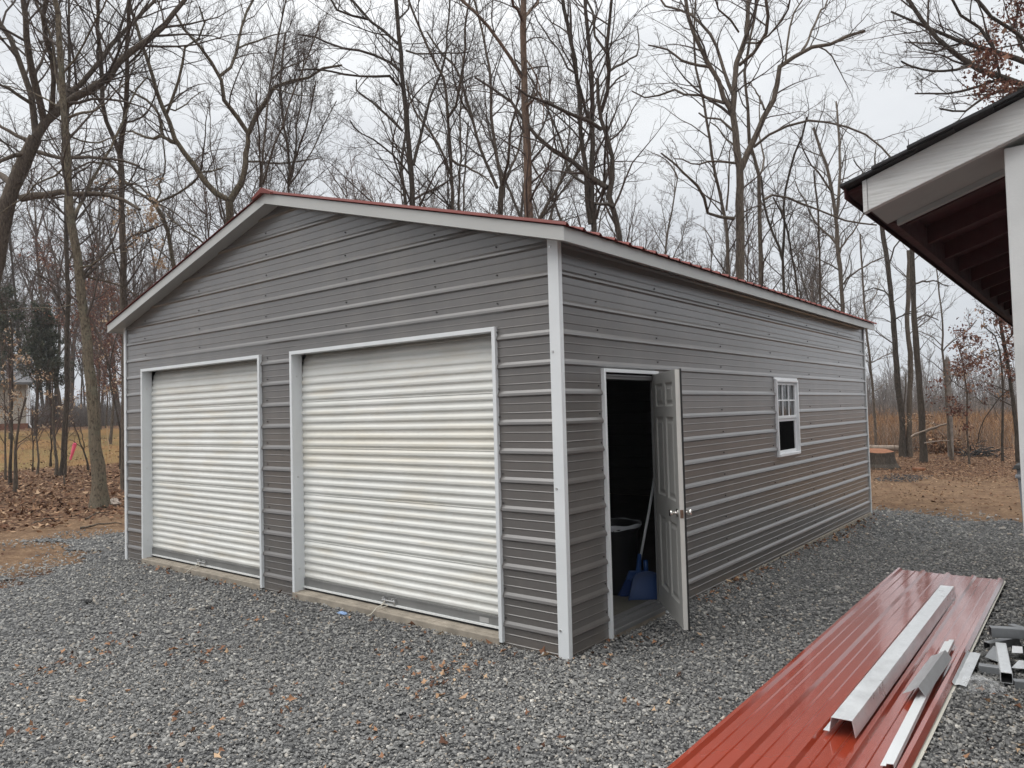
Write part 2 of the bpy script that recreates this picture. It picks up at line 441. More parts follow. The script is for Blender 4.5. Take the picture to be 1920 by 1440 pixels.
MAT = dict(
    siding=siding_mat(), door=door_mat(),
    trim=simple('white_trim_paint', (0.64, 0.66, 0.67), 0.36, var=0.05, vs=2.0),
    fascia=simple('light_grey_fascia', (0.42, 0.42, 0.405), 0.36, var=0.05, vs=1.2),
    screw=simple('screw_head', (0.045, 0.042, 0.040), 0.4, var=0.1),
    bolt=simple('bright_screw', (0.62, 0.62, 0.62), 0.3, 0.9, var=0.1),
    bar=simple('grey_bottom_bar', (0.17, 0.17, 0.165), 0.45, var=0.10, vs=4),
    barlip=simple('bright_bar_lip', (0.66, 0.67, 0.66), 0.35, var=0.05),
    rubber=simple('black_rubber', (0.012, 0.012, 0.012), 0.7),
    concrete=simple('concrete', (0.27, 0.235, 0.19), 0.9, var=0.25, vs=7, bump=0.4, bs=90),
    floor=simple('interior_slab', (0.12, 0.112, 0.095), 0.8, var=0.25, vs=3, bump=0.15),
    red=simple('red_roof_paint', (0.300, 0.042, 0.019), 0.15, var=0.05, vs=1.5, spec=0.8),
    roofred=simple('dull_red_roof_paint', (0.165, 0.034, 0.026), 0.5, var=0.12, vs=3, spec=0.3),
    redunder=simple('cream_panel_underside', (0.60, 0.57, 0.50), 0.5, var=0.06),
    galv=galv('galvanised_steel', (0.78, 0.80, 0.81), 0.33), galvdark=galv('dull_galvanised_steel', (0.27, 0.28, 0.29), 0.36), galvmid=galv('grey_galvanised_steel', (0.60, 0.60, 0.61), 0.36),
    vinyl=simple('white_vinyl', (0.74, 0.75, 0.77), 0.35, var=0.03),
    jamb=simple('shade_dark_jamb', (0.13, 0.13, 0.13), 0.5, var=0.1),  # shade in the doorway is put into the jamb's dark grey colour
    thresh=simple('dull_threshold', (0.17, 0.17, 0.17), 0.45, 0.3, var=0.12),
    doorpaint=simple('grey_white_door_paint', (0.42, 0.415, 0.395), 0.42, var=0.06, vs=2.5),
    dooredge=simple('door_edge_wood', (0.52, 0.51, 0.48), 0.5, var=0.08),
    chrome=simple('satin_nickel', (0.72, 0.70, 0.66), 0.18, 1.0, var=0.05),
    screen=simple('window_screen', (0.006, 0.006, 0.006), 1.0, var=0.1, spec=0.0),
    dark=simple('dark_room', (0.03, 0.03, 0.03), 0.9),
    canblack=simple('black_can_plastic', (0.010, 0.010, 0.011), 0.4),
    blue=simple('blue_plastic', (0.006, 0.040, 0.15), 0.4, var=0.1),
    bluebr=simple('blue_bristle', (0.008, 0.035, 0.15), 0.8, var=0.2, vs=80),
    pole=simple('pale_broom_handle', (0.62, 0.64, 0.66), 0.35, var=0.04),
    rope=simple('pale_rope', (0.50, 0.47, 0.40), 0.9, var=0.1),
    woodpaint=wood_paint(),
    postpaint=simple('grey_white_post_paint', (0.52, 0.525, 0.52), 0.65, var=0.07, vs=5, bump=0.15, bs=120),
    soffit=simple('soffit_paint', (0.32, 0.33, 0.32), 0.7, var=0.08, vs=3),
    maroon=simple('dark_red_stain', (0.048, 0.010, 0.011), 0.75, var=0.2, vs=8, bump=0.2),
    shingle=simple('black_shingle', (0.030, 0.030, 0.032), 0.95, var=0.35, vs=25, bump=0.5, bs=200),
    gravel=gravel_mat('gravel_base', False), chip=gravel_mat('crushed_stone', True),
    ground=ground_mat(),
    bark=bark_mat('grey_brown_bark', (0.050, 0.040, 0.032), (0.165, 0.135, 0.108)),
    barkl=bark_mat('lichened_bark', (0.070, 0.056, 0.040), (0.205, 0.170, 0.125), 0.55),
    barkd=bark_mat('dark_bark', (0.028, 0.024, 0.021), (0.105, 0.088, 0.072)),
    barkr=bark_mat('reddish_bark', (0.075, 0.050, 0.036), (0.230, 0.165, 0.125)),
    twig=simple('twig_bark', (0.085, 0.068, 0.058), 0.9, var=0.25, vs=1.0, spec=0.2),
    twigr=simple('reddish_twig_bark', (0.105, 0.070, 0.060), 0.9, var=0.25, vs=1.0, spec=0.2),
    twigg=simple('grey_twig_bark', (0.125, 0.110, 0.100), 0.9, var=0.2, vs=1.0, spec=0.2),
    twigf=simple('hazed_far_twigs', (0.20, 0.185, 0.175), 0.9, var=0.2, vs=0.4, spec=0.2),  # haze over the far wood is put into this lighter twig colour
    litter=island_mat('fallen_leaf', [(0.0, (0.045, 0.022, 0.014)), (0.3, (0.115, 0.055, 0.032)), (0.6, (0.20, 0.105, 0.058)),
                                      (0.85, (0.30, 0.18, 0.105)), (1.0, (0.44, 0.31, 0.20))]),
    oleaf=island_mat('orange_leaf', [(0.0, (0.07, 0.034, 0.022)), (0.4, (0.18, 0.088, 0.050)), (0.8, (0.30, 0.165, 0.092)), (1.0, (0.46, 0.33, 0.21))]),
    rleaf=island_mat('dead_oak_leaf', [(0.0, (0.065, 0.028, 0.022)), (0.5, (0.150, 0.062, 0.046)), (0.85, (0.25, 0.125, 0.085)), (1.0, (0.40, 0.26, 0.18))], trans=0.3),
    pleaf=island_mat('pale_beech_leaf', [(0.0, (0.28, 0.17, 0.10)), (0.5, (0.46, 0.32, 0.21)), (1.0, (0.62, 0.50, 0.37))], trans=0.35),
    ever=island_mat('cedar_needles', [(0.0, (0.030, 0.038, 0.026)), (0.6, (0.058, 0.066, 0.044)), (1.0, (0.105, 0.100, 0.070))]),
    stalk=island_mat('dry_stalks', [(0.0, (0.12, 0.062, 0.034)), (0.4, (0.25, 0.130, 0.066)), (0.8, (0.38, 0.215, 0.105)), (1.0, (0.52, 0.36, 0.21))]),
    stalkw=island_mat('warm_stalks', [(0.0, (0.11, 0.075, 0.055)), (0.6, (0.22, 0.160, 0.120)), (1.0, (0.36, 0.28, 0.22))]),
    stalkg=island_mat('grey_stalks', [(0.0, (0.080, 0.068, 0.062)), (0.6, (0.150, 0.130, 0.118)), (1.0, (0.22, 0.195, 0.175))]),
    cutwood=simple('fresh_cut_wood', (0.21, 0.080, 0.032), 0.8, var=0.25, vs=9),
    cutpale=simple('pale_split_wood', (0.25, 0.20, 0.16), 0.85, var=0.25, vs=6),
    snagwood=simple('weathered_grey_wood', (0.19, 0.165, 0.145), 0.9, var=0.3, vs=8),
    inner=simple('shaded_tube_inside', (0.04, 0.04, 0.042), 0.6),  # shade inside the open tubes, painted as a near black colour
    ash=island_mat('ash_stones', [(0.0, (0.02, 0.02, 0.02)), (0.7, (0.07, 0.07, 0.072)), (1.0, (0.16, 0.16, 0.16))]),
    pink=simple('pink_ribbon', (0.78, 0.10, 0.20), 0.5, var=0.05),
    stakewood=simple('stake_wood', (0.45, 0.33, 0.20), 0.8),
    beige=simple('beige_lap_siding', (0.40, 0.365, 0.31), 0.6, var=0.05),
    brick=simple('brick_red', (0.19, 0.085, 0.055), 0.85, var=0.3, vs=14),
    roofg=simple('grey_shingle', (0.12, 0.12, 0.125), 0.9, var=0.2, vs=8),
    bin=simple('grey_bin_plastic', (0.30, 0.31, 0.34), 0.5, var=0.05),
    bluetarp=simple('light_blue_plastic', (0.20, 0.30, 0.48), 0.5, var=0.3, vs=30),
    sheetwall=simple('house_wall_paint', (0.50, 0.51, 0.50), 0.7, var=0.05),
)

def glass_mat():
    k = NT('window_glass')
    k.base((0.03, 0.032, 0.032)); k.rough(0.08)
    k.p.inputs['Specular IOR Level'].default_value = 0.6
    return k.m
def film_mat(name, alpha, col):
    k = NT(name)
    k.base(col); k.rough(0.16)
    k.p.inputs['Specular IOR Level'].default_value = 0.8
    k.p.inputs['Alpha'].default_value = alpha
    return k.m
MAT['glass'] = glass_mat()
for q_ in ('red',):
    p_ = MAT[q_].node_tree.nodes['Principled BSDF']; p_.inputs['Coat Weight'].default_value = 1.0; p_.inputs['Coat Roughness'].default_value = 0.09; p_.inputs['Coat IOR'].default_value = 1.5
MAT['film'] = film_mat('clear_plastic_film', 0.16, (0.75, 0.76, 0.77))
MAT['liner'] = film_mat('white_bag_liner', 0.6, (0.62, 0.65, 0.69))

# ------------------------------------------------------------------ ground
def grid_sheet(name, xs, ys, mat, dz=0.0, keep=None, attrs=None):
    X, Y = np.meshgrid(xs, ys)
    Z = height(X, Y) + dz
    V = np.stack([X, Y, Z], -1).reshape(-1, 3)
    nx, ny = len(xs), len(ys)
    I = (np.arange(ny - 1)[:, None] * nx + np.arange(nx - 1)[None, :])
    if keep is not None:
        cx = (X[:-1, :-1] + X[1:, 1:]) / 2; cy = (Y[:-1, :-1] + Y[1:, 1:]) / 2
        I = I[keep(cx, cy)]
    I = I.ravel()
    L = np.stack([I, I + 1, I + nx + 1, I + nx], -1).ravel()
    o = mesh_np(name, V, L, np.arange(len(I)) * 4, mat, smooth=True)
    for an, fn in (attrs or {}).items():
        a = o.data.attributes.new(an, 'FLOAT', 'POINT')
        a.data.foreach_set('value', np.asarray(fn(X, Y), np.float32).ravel())
    return o

def axis_lines(lo, hi, step, far):
    core = np.arange(lo, hi + 1e-6, step)
    g = [hi]; s = step
    while g[-1] < far:
        s *= 1.25; g.append(g[-1] + s)
    h = [lo]; s = step
    while h[-1] > -far:
        s *= 1.25; h.append(h[-1] - s)
    return np.concatenate([np.array(h[1:])[::-1], core, np.array(g[1:])])

def gravel_edge(x, y):
    """positive inside the gravelled yard (metres to the edge, roughly)"""
    wob = 0.30 * np.sin(x * 1.7 + 0.6) * np.cos(y * 1.3) + 0.16 * np.sin(x * 4.1 + y * 3.3) + 0.1 * np.sin(y * 7.3 - x * 5.1)
    d = np.minimum(9.72 + 0.3 * wob - y - 0.05 * (x - 0.5), x + 10.1 + 0.2 * np.clip(y, -6, 1.0))
    d = np.minimum(d, 9.0 - x)
    d = np.minimum(d, y + 14)
    # bare orange soil tongue at the left edge of the yard
    d = np.minimum(d, (np.hypot((x + 9.9) / 2.1, (y + 1.35) / 1.0) - 1.0) * 1.2)
    return d + wob

def f_lawn(x, y):
    s = np.hypot(x - CAM[0], y - CAM[1])
    return sstep(27.0, 31.5, s) * sstep(-12, -17, x) * (1 - sstep(50, 56, s))
def f_dirt(x, y):
    left = sstep(3.5, 0.2, np.abs(-gravel_edge(x, y) - 0.4)) * sstep(-7, -8, x)
    right = sstep(19.5, 15.0, y) * sstep(-7, -4, x) * sstep(8.5, 9.2, y)
    return np.maximum(left, right)

gx = axis_lines(-46, 26, 0.5, 700); gy = axis_lines(-14, 60, 0.5, 700)
tagit(grid_sheet('ground', gx, gy, MAT['ground'], -0.012, None, dict(lawn=f_lawn, dirt=f_dirt)), kind='structure')
tagit(grid_sheet('gravel_yard', np.arange(-12, 9.5, 0.12), np.arange(-14.2, 11, 0.12), MAT['gravel'], 0.004,
                 lambda x, y: (gravel_edge(x, y) > 0.30) & ~((x < -0.1) & (x > -7.2) & (y > 0.1) & (y < 9.05))), kind='structure')

# crushed stone chips: many small tilted shards
def chips(n, xlo, xhi, ylo, yhi, size, dens_fn):
    x = RNG.uniform(xlo, xhi, n); y = RNG.uniform(ylo, yhi, n)
    keep = RNG.uniform(0, 1, n) < dens_fn(x, y)
    x, y = x[keep], y[keep]; n = len(x)
    s = size * np.exp(RNG.normal(0, 0.32, n))
    K = 5
    a = (np.arange(K)[None] + RNG.uniform(-0.32, 0.32, (n, K))) * 2 * np.pi / K
    r = s[:, None] * RNG.uniform(0.65, 1.1, (n, K))
    asp = RNG.uniform(0.32, 0.80, n)
    px = np.cos(a) * r; py = np.sin(a) * r * asp[:, None]
    th = s * RNG.uniform(0.18, 0.48, n)
    top = np.stack([px * 0.86, py * 0.82, np.repeat(th[:, None], K, 1) * RNG.uniform(0.55, 1.15, (n, K))], -1)
    bot = np.stack([px, py, np.zeros((n, K)) - th[:, None] * 0.4], -1)
    V = np.concatenate([top, bot], 1)                       # n,2K,3
    yaw = RNG.uniform(0, 2 * np.pi, n); tx = RNG.normal(0, 0.26, n); ty = RNG.normal(0, 0.26, n)
    cx, sx = np.cos(tx)[:, None], np.sin(tx)[:, None]
    cy, sy = np.cos(ty)[:, None], np.sin(ty)[:, None]
    cz, sz = np.cos(yaw)[:, None], np.sin(yaw)[:, None]
    X, Y, Z = V[..., 0], V[..., 1], V[..., 2]
    Y, Z = Y * cx - Z * sx, Y * sx + Z * cx
    X, Z = X * cy + Z * sy, -X * sy + Z * cy
    X, Y = X * cz - Y * sz, X * sz + Y * cz
    lift = RNG.uniform(0.0, 0.014, n)
    V = np.stack([X + x[:, None], Y + y[:, None], Z + (height(x, y) + 0.008 + lift)[:, None]], -1).reshape(-1, 3)
    b = (np.arange(n) * 2 * K)[:, None]
    topf = b + np.arange(K)[None]
    side = np.stack([b + np.arange(K), b + K + np.arange(K), b + K + (np.arange(K) + 1) % K, b + (np.arange(K) + 1) % K], -1)
    L = np.concatenate([topf, side.reshape(n, -1)], 1)
    st = (np.arange(n) * (K + 4 * K))[:, None] + np.concatenate([[0], K + 4 * np.arange(K)])[None]
    return V, L.ravel(), st.ravel()

def view_mask(x, y, margin=1.6):
    dx, dy = x - CAM[0], y - CAM[1]
    D = dx * CF[0] + dy * CF[1]; la = dx * CR[0] + dy * CR[1]
    return (D > 1.9) & (np.abs(la) < 0.72 * D + margin), D

def out_of_garage(x, y):
    return ~((x < 0.0) & (x > -7.28) & (y > -0.0) & (y < 9.14))

def dens(lo, hi, maxd):
    def f(x, y):
        ok, D = view_mask(x, y)
        g = gravel_edge(x, y)
        edge = np.clip(g * 0.8 + 0.42, 0, 1) ** 1.3
        return np.where(ok & (D >= lo) & (D < hi) & out_of_garage(x, y), edge * maxd, 0)
    return f
parts = [chips(420000, -8, 6, -6, 6, 0.0114, dens(1.9, 6.3, 1.0)),
         chips(260000, -8, 6, -6, 6, 0.0075, dens(1.9, 5.6, 1.0)),
         chips(12000, -8, 6, -6, 6, 0.0170, dens(1.9, 8.0, 1.0)),
         chips(270000, -11, 7, -5, 8, 0.0136, dens(6.3, 10.0, 1.0)),
         chips(170000, -13, 8, -5, 11, 0.0185, dens(10.0, 17.0, 0.9))]
vo = lo_ = 0; VV, LL, SS = [], [], []
for V, L, S in parts:
    VV.append(V); LL.append(L + vo); SS.append(S + lo_); vo += len(V); lo_ += len(L)
tagit(mesh_np('gravel', np.concatenate(VV), np.concatenate(LL), np.concatenate(SS), MAT['chip']), 'grey crushed stone covering the yard in front of the garage', 'gravel', kind='stuff')

# fallen leaves: small folded blades
def leaves(name, x, y, size, mat, label, cat, z=None, flat=0.5, parent=None, tag=True):
    n = len(x)
    s = size * np.exp(RNG.normal(0, 0.3, n))
    # lobed outline of 8 points about a midrib
    ang = np.linspace(0, 2 * np.pi, 9)[:-1]
    rr = np.array([1.0, 0.42, 0.62, 0.30, 0.8, 0.30, 0.62, 0.42])
    ox = np.cos(ang) * rr; oy = np.sin(ang) * rr * 0.95
    r = RNG.uniform(0.8, 1.2, (n, 8))
    X = ox[None] * r * s[:, None]; Y = oy[None] * r * s[:, None]
    Z = np.abs(oy)[None] * s[:, None] * RNG.uniform(-0.5, 0.9, n)[:, None] + RNG.normal(0, 0.12, (n, 8)) * s[:, None] + (X ** 2) / s[:, None] * RNG.uniform(-0.4, 0.5, n)[:, None]
    tx = RNG.normal(0, flat, n)[:, None]; ty = RNG.normal(0, flat, n)[:, None]; tz = RNG.uniform(0, 6.283, n)[:, None]
    Y, Z = Y * np.cos(tx) - Z * np.sin(tx), Y * np.sin(tx) + Z * np.cos(tx)
    X, Z = X * np.cos(ty) + Z * np.sin(ty), -X * np.sin(ty) + Z * np.cos(ty)
    X, Y = X * np.cos(tz) - Y * np.sin(tz), X * np.sin(tz) + Y * np.cos(tz)
    if z is None:
        z = height(x, y) + 0.022 + RNG.uniform(0, 0.02, n)
        Z = np.maximum(Z, -0.012)
    V = np.stack([X + x[:, None], Y + y[:, None], Z + z[:, None]], -1).reshape(-1, 3)
    b = (np.arange(n) * 8)[:, None]
    L = np.concatenate([b + np.array([0, 1, 2, 3, 4]), b + np.array([0, 4, 5, 6, 7])], 1).ravel()
    o = mesh_np(name, V, L, np.arange(2 * n) * 5, mat, parent)
    if tag: tagit(o, label, cat, kind='stuff')
    return o

# on the gravel: single leaves and small drifts
lx, ly = [], []
for _ in range(150):
    a, b = RNG.uniform(-7, 3.6), RNG.uniform(-5, 2)
    lx.append(a); ly.append(b)
drifts = [(150, 1245, 0.16, 26), (330, 1355, 0.08, 8), (360, 1375, 0.09, 10), (840, 1265, 0.22, 60), (820, 1305, 0.14, 16), (730, 1225, 0.1, 8), (45, 1390, 0.12, 16),
          (80, 1270, 0.14, 14), (150, 1240, 0.09, 12), (235, 1205, 0.10, 10), (380, 1240, 0.12, 12), (480, 1170, 0.1, 8), (1050, 1235, 0.10, 14), (1130, 1240, 0.12, 12),
          (560, 1320, 0.18, 12), (1270, 1030, 0.3, 20), (640, 1115, 0.2, 12), (380, 1225, 0.2, 14), (1180, 1210, 0.15, 12), (1375, 1010, 0.3, 14),
          (1430, 1105, 0.1, 5), (1270, 1275, 0.05, 4), (1890, 1330, 0.12, 9), (1860, 1430, 0.16, 12), (1210, 1330, 0.1, 6), (930, 1395, 0.2, 12), (700, 1400, 0.25, 14), (420, 1430, 0.2, 12)]
for px, py, sp, n in drifts:
    p, _ = hit(px, py)
    lx += list(p[0] + RNG.normal(0, sp, n)); ly += list(p[1] + RNG.normal(0, sp, n))
for _ in range(260):      # drifts caught along the foot of the side wall
    lx.append(abs(RNG.normal(0.03, 0.13)) + 0.02); ly.append(RNG.uniform(1.9, 9.2))
for _ in range(50):
    lx.append(RNG.uniform(-7.2, -0.1)); ly.append(-0.05 - abs(RNG.normal(0, 0.09)))
lx, ly = np.array(lx), np.array(ly)
k_ = out_of_garage(lx, ly) & ~((lx > 1.25) & (lx < 2.45) & (ly < 4.5))
leaves('stray_leaves', lx[k_], ly[k_], 0.026, MAT['oleaf'], 'orange brown dead leaves lying loose on the grey gravel', 'leaves')
# leaf litter, left wood and right wood
n = 60000
a = RNG.uniform(-42, -8.2, n); b = RNG.uniform(-9, 28, n)
s_ = np.hypot(a - CAM[0], b - CAM[1])
k_ = (gravel_edge(a, b) < -0.35 - RNG.exponential(0.5, n)) & (RNG.uniform(0, 1, n) < np.where(s_ < 29, 1, 0.10)) & (f_dirt(a, b) < RNG.uniform(0.0, 1.2, n)) & (s_ < 44)
leaves('leaf_litter', a[k_], b[k_], 0.062, MAT['litter'], 'deep brown leaf litter under the trees left of the garage', 'leaf litter')
n = 60000
a = RNG.uniform(-9, 7, n); b = RNG.uniform(9.3, 33, n)
k_ = (gravel_edge(a, b) < -0.1) & (RNG.uniform(0, 1, n) < np.where(b > 16, 0.9, 0.22))
leaves('leaf_carpet', a[k_], b[k_], 0.028, MAT['litter'], 'thin brown leaf carpet on the bare soil behind the garage', 'leaf litter', flat=0.2)

# ------------------------------------------------------------------ garage
GW, GL = 7.28, 9.14
APX = -3.63
SL = 0.271
OX, OY = 0.18, 0.165
def ztop(x): return 4.245 - SL * abs(x - APX)        # top of the rake trim
garage = empty('garage', (APX, GL / 2, 0), 'grey metal garage with red roof, two white roll-up doors and an open side door', 'garage')
Z0, PITCH = 0.18, 0.2286

def rib_profile(zlo, zhi, z0=Z0, H=0.0175, h=0.0035):
    pts = []
    i = int(math.floor((zlo - z0) / PITCH)) - 1
    while z0 + i * PITCH < zhi + PITCH:
        zc = z0 + i * PITCH
        pts += [(zc - 0.027, 0), (zc - 0.013, H), (zc + 0.006, H * 0.76), (zc + 0.027, 0)]
        for m in (PITCH / 3 + 0.002, 2 * PITCH / 3 - 0.002):
            pts += [(zc + m - 0.006, 0), (zc + m - 0.0025, h), (zc + m + 0.0015, h), (zc + m + 0.006, 0)]
        i += 1
    pts.sort()
    return pts

def prof_at(pts, z):
    for (za, da), (zb, db) in zip(pts, pts[1:]):
        if za <= z <= zb: return da + (db - da) * (z - za) / (zb - za + 1e-9)
    return 0.0

def siding(to3, zlo, zhi, ext, holes, screw_cols, seed):
    """to3(u, d, z) -> world; ext(z) -> (u0, u1)"""
    pts = rib_profile(zlo, zhi)
    br = sorted(set([round(p[0], 5) for p in pts if zlo < p[0] < zhi] + [zlo, zhi] + [q for h in holes for q in (h[2], h[3]) if zlo < q < zhi]))
    mb = MB()
    for za, zb in zip(br, br[1:]):
        if zb - za < 1e-5: continue
        zm = (za + zb) / 2
        a0, a1 = ext(za); b0, b1 = ext(zb)
        hs = sorted([h for h in holes if h[2] < zm < h[3]])
        cuts = [(a0, b0)]
        for h in hs: cuts += [(h[0], h[0]), (h[1], h[1])]
        cuts.append((a1, b1))
        da, db = prof_at(pts, za), prof_at(pts, zb)
        for i in range(0, len(cuts), 2):
            (ua, ub), (va, vb) = cuts[i], cuts[i + 1]
            if va <= ua and vb <= ub: continue
            # split long runs so the sheet can be very slightly uneven
            mb.add([to3(ua, da, za), to3(va, da, za), to3(vb, db, zb), to3(ub, db, zb)], [(0, 1, 2, 3)])
    rnd = random.Random(seed)
    mb.mi = 1
    i = 0
    while Z0 + i * PITCH < zhi:
        zc = Z0 + i * PITCH + 0.052
        for u in screw_cols:
            e0, e1 = ext(min(zc, zhi))
            if not (e0 + 0.05 < u < e1 - 0.05) or zc > zhi: continue
            if any(h[0] - 0.03 < u < h[1] + 0.03 and h[2] - 0.02 < zc < h[3] + 0.02 for h in holes): continue
            uu = u + rnd.uniform(-0.012, 0.012); zz = zc + rnd.uniform(-0.006, 0.006)
            r = 0.0072
            ring = [(uu + r * math.cos(q * math.pi / 3), zz + r * math.sin(q * math.pi / 3)) for q in range(6)]
            vs = [to3(p, 0.0, q) for p, q in ring] + [to3(p, 0.009, q) for p, q in ring]
            mb.add(vs, [(q, (q + 1) % 6, 6 + (q + 1) % 6, 6 + q) for q in range(6)] + [tuple(range(6, 12))])
        i += 1
    return mb

D1 = (-6.775, -3.985, 2.565)      # outer trim edges of the roll-up door openings
D2 = (-3.425, -0.613, 2.560)
DW = (0.575, 1.520, 2.205)        # walk door outer trim
WN = (4.640, 5.470, 1.220, 2.190)
def ext_front(z):
    if z <= 3.19: return (-GW + 0.01, -0.01)
    hw = (4.245 - 0.02 - z) / SL
    return (max(-GW + 0.01, APX - hw), min(-0.01, APX + hw))
holes_f = [(D1[0] + 0.03, D1[1] - 0.03, -1, D1[2] - 0.03), (D2[0] + 0.03, D2[1] - 0.03, -1, D2[2] - 0.03)]
f_ = siding(lambda u, d, z: (u, -d, z), -0.01, 4.20, ext_front, holes_f, (-6.7, -5.31, -3.88, -2.52, -1.3, -0.60), 1)
f_.build('front_wall', [MAT['siding'], MAT['screw']], garage)
holes_s = [(DW[0] + 0.02, DW[1] - 0.02, -1, DW[2] - 0.02), (WN[0] + 0.03, WN[1] - 0.03, WN[2] + 0.03, WN[3] - 0.03)]
siding(lambda u, d, z: (d, u, z), 0.0, 3.20, lambda z: (0.01, GL - 0.01), holes_s, (0.54, 1.56, 3.0, 4.53, 6.04, 7.57, 8.9), 2).build('side_wall', [MAT['siding'], MAT['screw']], garage)
siding(lambda u, d, z: (-GW - d, u, z), 0.035, 3.20, lambda z: (0.01, GL - 0.01), [], (1.5, 3.0, 4.5, 6.0, 7.6), 3).build('side_wall', [MAT['siding'], MAT['screw']], garage)
siding(lambda u, d, z: (u, GL + d, z), 0.035, 4.20, ext_front, [], (-5.8, -4.4, -3.0, -1.5), 4).build('back_wall', [MAT['siding'], MAT['screw']], garage)

# corner posts of folded white trim
def corner(cx, cy, sx, sy, wf=0.078, ws=0.03):
    mb = MB(); t = 0.020
    zb = 0.0 if cy == 0 else -0.02
    x0, x1 = sorted((cx + sx * t, cx - sx * wf)); y0, y1 = sorted((cy + sy * t, cy + sy * 0.0))
    mb.box(x0, x1, y0, y1, zb, 3.185)
    x0, x1 = sorted((cx + sx * t, cx)); y0, y1 = sorted((cy - sy * 0.0005, cy - sy * ws))
    mb.box(x0, x1, y0, y1, zb, 3.185)
    o = mb.build('corner_trim', MAT['trim'], garage, bevel=0.003)
    for z in (0.22, 1.28, 2.32, 3.12):
        s = MB(); s.tube([(cx - sx * 0.05, cy + sy * (t - 0.001), z), (cx - sx * 0.05, cy + sy * (t + 0.008), z)], 0.009, 8)
        s.build('screw', MAT['bolt'], o)
    return o
corner(0, 0, 1, -1); corner(-GW, 0, -1, -1, 0.035); corner(0, GL, 1, 1, 0.05, 0.03); corner(-GW, GL, -1, 1)

# slab
mb = MB()
mb.box(-GW + 0.03, -0.03, 0.012, GL - 0.03, -0.2, 0.075)
mb.build('slab', MAT['concrete'], garage, bevel=0.008)
for a_, b_ in ((D1[0], D1[1]), (D2[0], D2[1])):
    mb = MB(); mb.box(a_ + 0.002, b_ - 0.03, -0.040, 0.0117, -0.2, 0.070); mb.build('door_sill', MAT['concrete'], garage, bevel=0.008)
mb = MB(); mb.box(-GW + 0.15, -0.15, 0.18, GL - 0.15, 0.0745, 0.080)
mb.build('interior_floor', MAT['floor'], garage)
# ledge strip of concrete seen under the side siding
mb = MB(); mb.box(-0.03, 0.012, 1.6, GL + 0.02, -0.25, -0.001)
mb.build('footing', MAT['concrete'], garage, bevel=0.004)

# roof: ribbed red sheets running ridge to eave
def roof_side(sgn):
    y0, y1 = -OY - 0.02, GL + 0.07
    pts = rib_profile(y0, y1, z0=y0 + (0.02 if sgn > 0 else 0.11), H=0.022, h=0.004)
    pts = [p for p in pts if y0 <= p[0] <= y1]
    pts = [(y0, 0.0)] + pts + [(y1, 0.0)]
    xa, xb = APX, (OX + 0.035 if sgn > 0 else -GW - OX - 0.035)
    mb = MB()
    def P(x, y, d): return (x, y, ztop(x) + 0.012 + d)
    for (ya, da), (yb, db) in zip(pts, pts[1:]):
        q = [P(xa, ya, da), P(xb, ya, da), P(xb, yb, db), P(xa, yb, db)]
        q2 = [(a, b, c - 0.004) for a, b, c in q]
        mb.add(q + q2, [(0, 1, 2, 3), (4, 7, 6, 5), (1, 5, 6, 2), (0, 3, 7, 4)])
    mb.add([P(xa, y0, 0), P(xb, y0, 0), P(xb, y0, -0.004), P(xa, y0, -0.004)], [(0, 1, 2, 3)])
    return mb
roof = MB()
for sgn in (1, -1):
    r_ = roof_side(sgn); roof.add(r_.v, r_.f)
roof_o = roof.build('roof', MAT['roofred'], garage)
mb = MB()
h_, w_ = 0.045, 0.17
y0, y1 = -OY - 0.045, GL + 0.09
za = ztop(APX) + 0.012
vs = []
for y in (y0, y1):
    vs += [(APX - w_, y, za - w_ * SL + 0.014), (APX - 0.03, y, za + h_ * 0.75), (APX, y, za + h_), (APX + 0.03, y, za + h_ * 0.75), (APX + w_, y, za - w_ * SL + 0.014),
           (APX + w_, y, za - w_ * SL - 0.012), (APX, y, za - 0.01), (APX - w_, y, za - w_ * SL - 0.012)]
mb.add(vs, [(i, (i + 1) % 8, 8 + (i + 1) % 8, 8 + i) for i in range(8)] + [tuple(range(8))[::-1], tuple(range(8, 16))])
mb.build('ridge_cap', MAT['roofred'], roof_o)

# rake and eave trim: boards with a soffit return
def slope_board(xa, xb, ya, yb, top, bot):
    vs = []
    for x in (xa, xb):
        z = ztop(x)
        vs += [(x, ya, z - bot), (x, yb, z - bot), (x, yb, z - top), (x, ya, z - top)]
    return vs, [(0, 1, 2, 3)[::-1], (4, 5, 6, 7), (0, 4, 7, 3), (1, 2, 6, 5), (3, 7, 6, 2), (0, 1, 5, 4)]
FH = 0.105
for ya, yb, s0, s1 in ((-OY, -OY + 0.02, -OY + 0.02, 0.012), (GL + 0.03, GL + 0.05, GL - 0.012, GL + 0.03)):
    for xa, xb in ((-GW - OX, APX), (APX, OX)):
        mb = MB()
        v, f = slope_board(xa, xb, ya, yb, 0.0, FH); mb.add(v, f)
        v, f = slope_board(xa + (0.02 if xa < APX else 0), xb - (0.02 if xb > APX else 0), s0, s1, 0.072, 0.098)
        mb.add(v, f)
        mb.build('rake_trim', MAT['fascia'], garage)
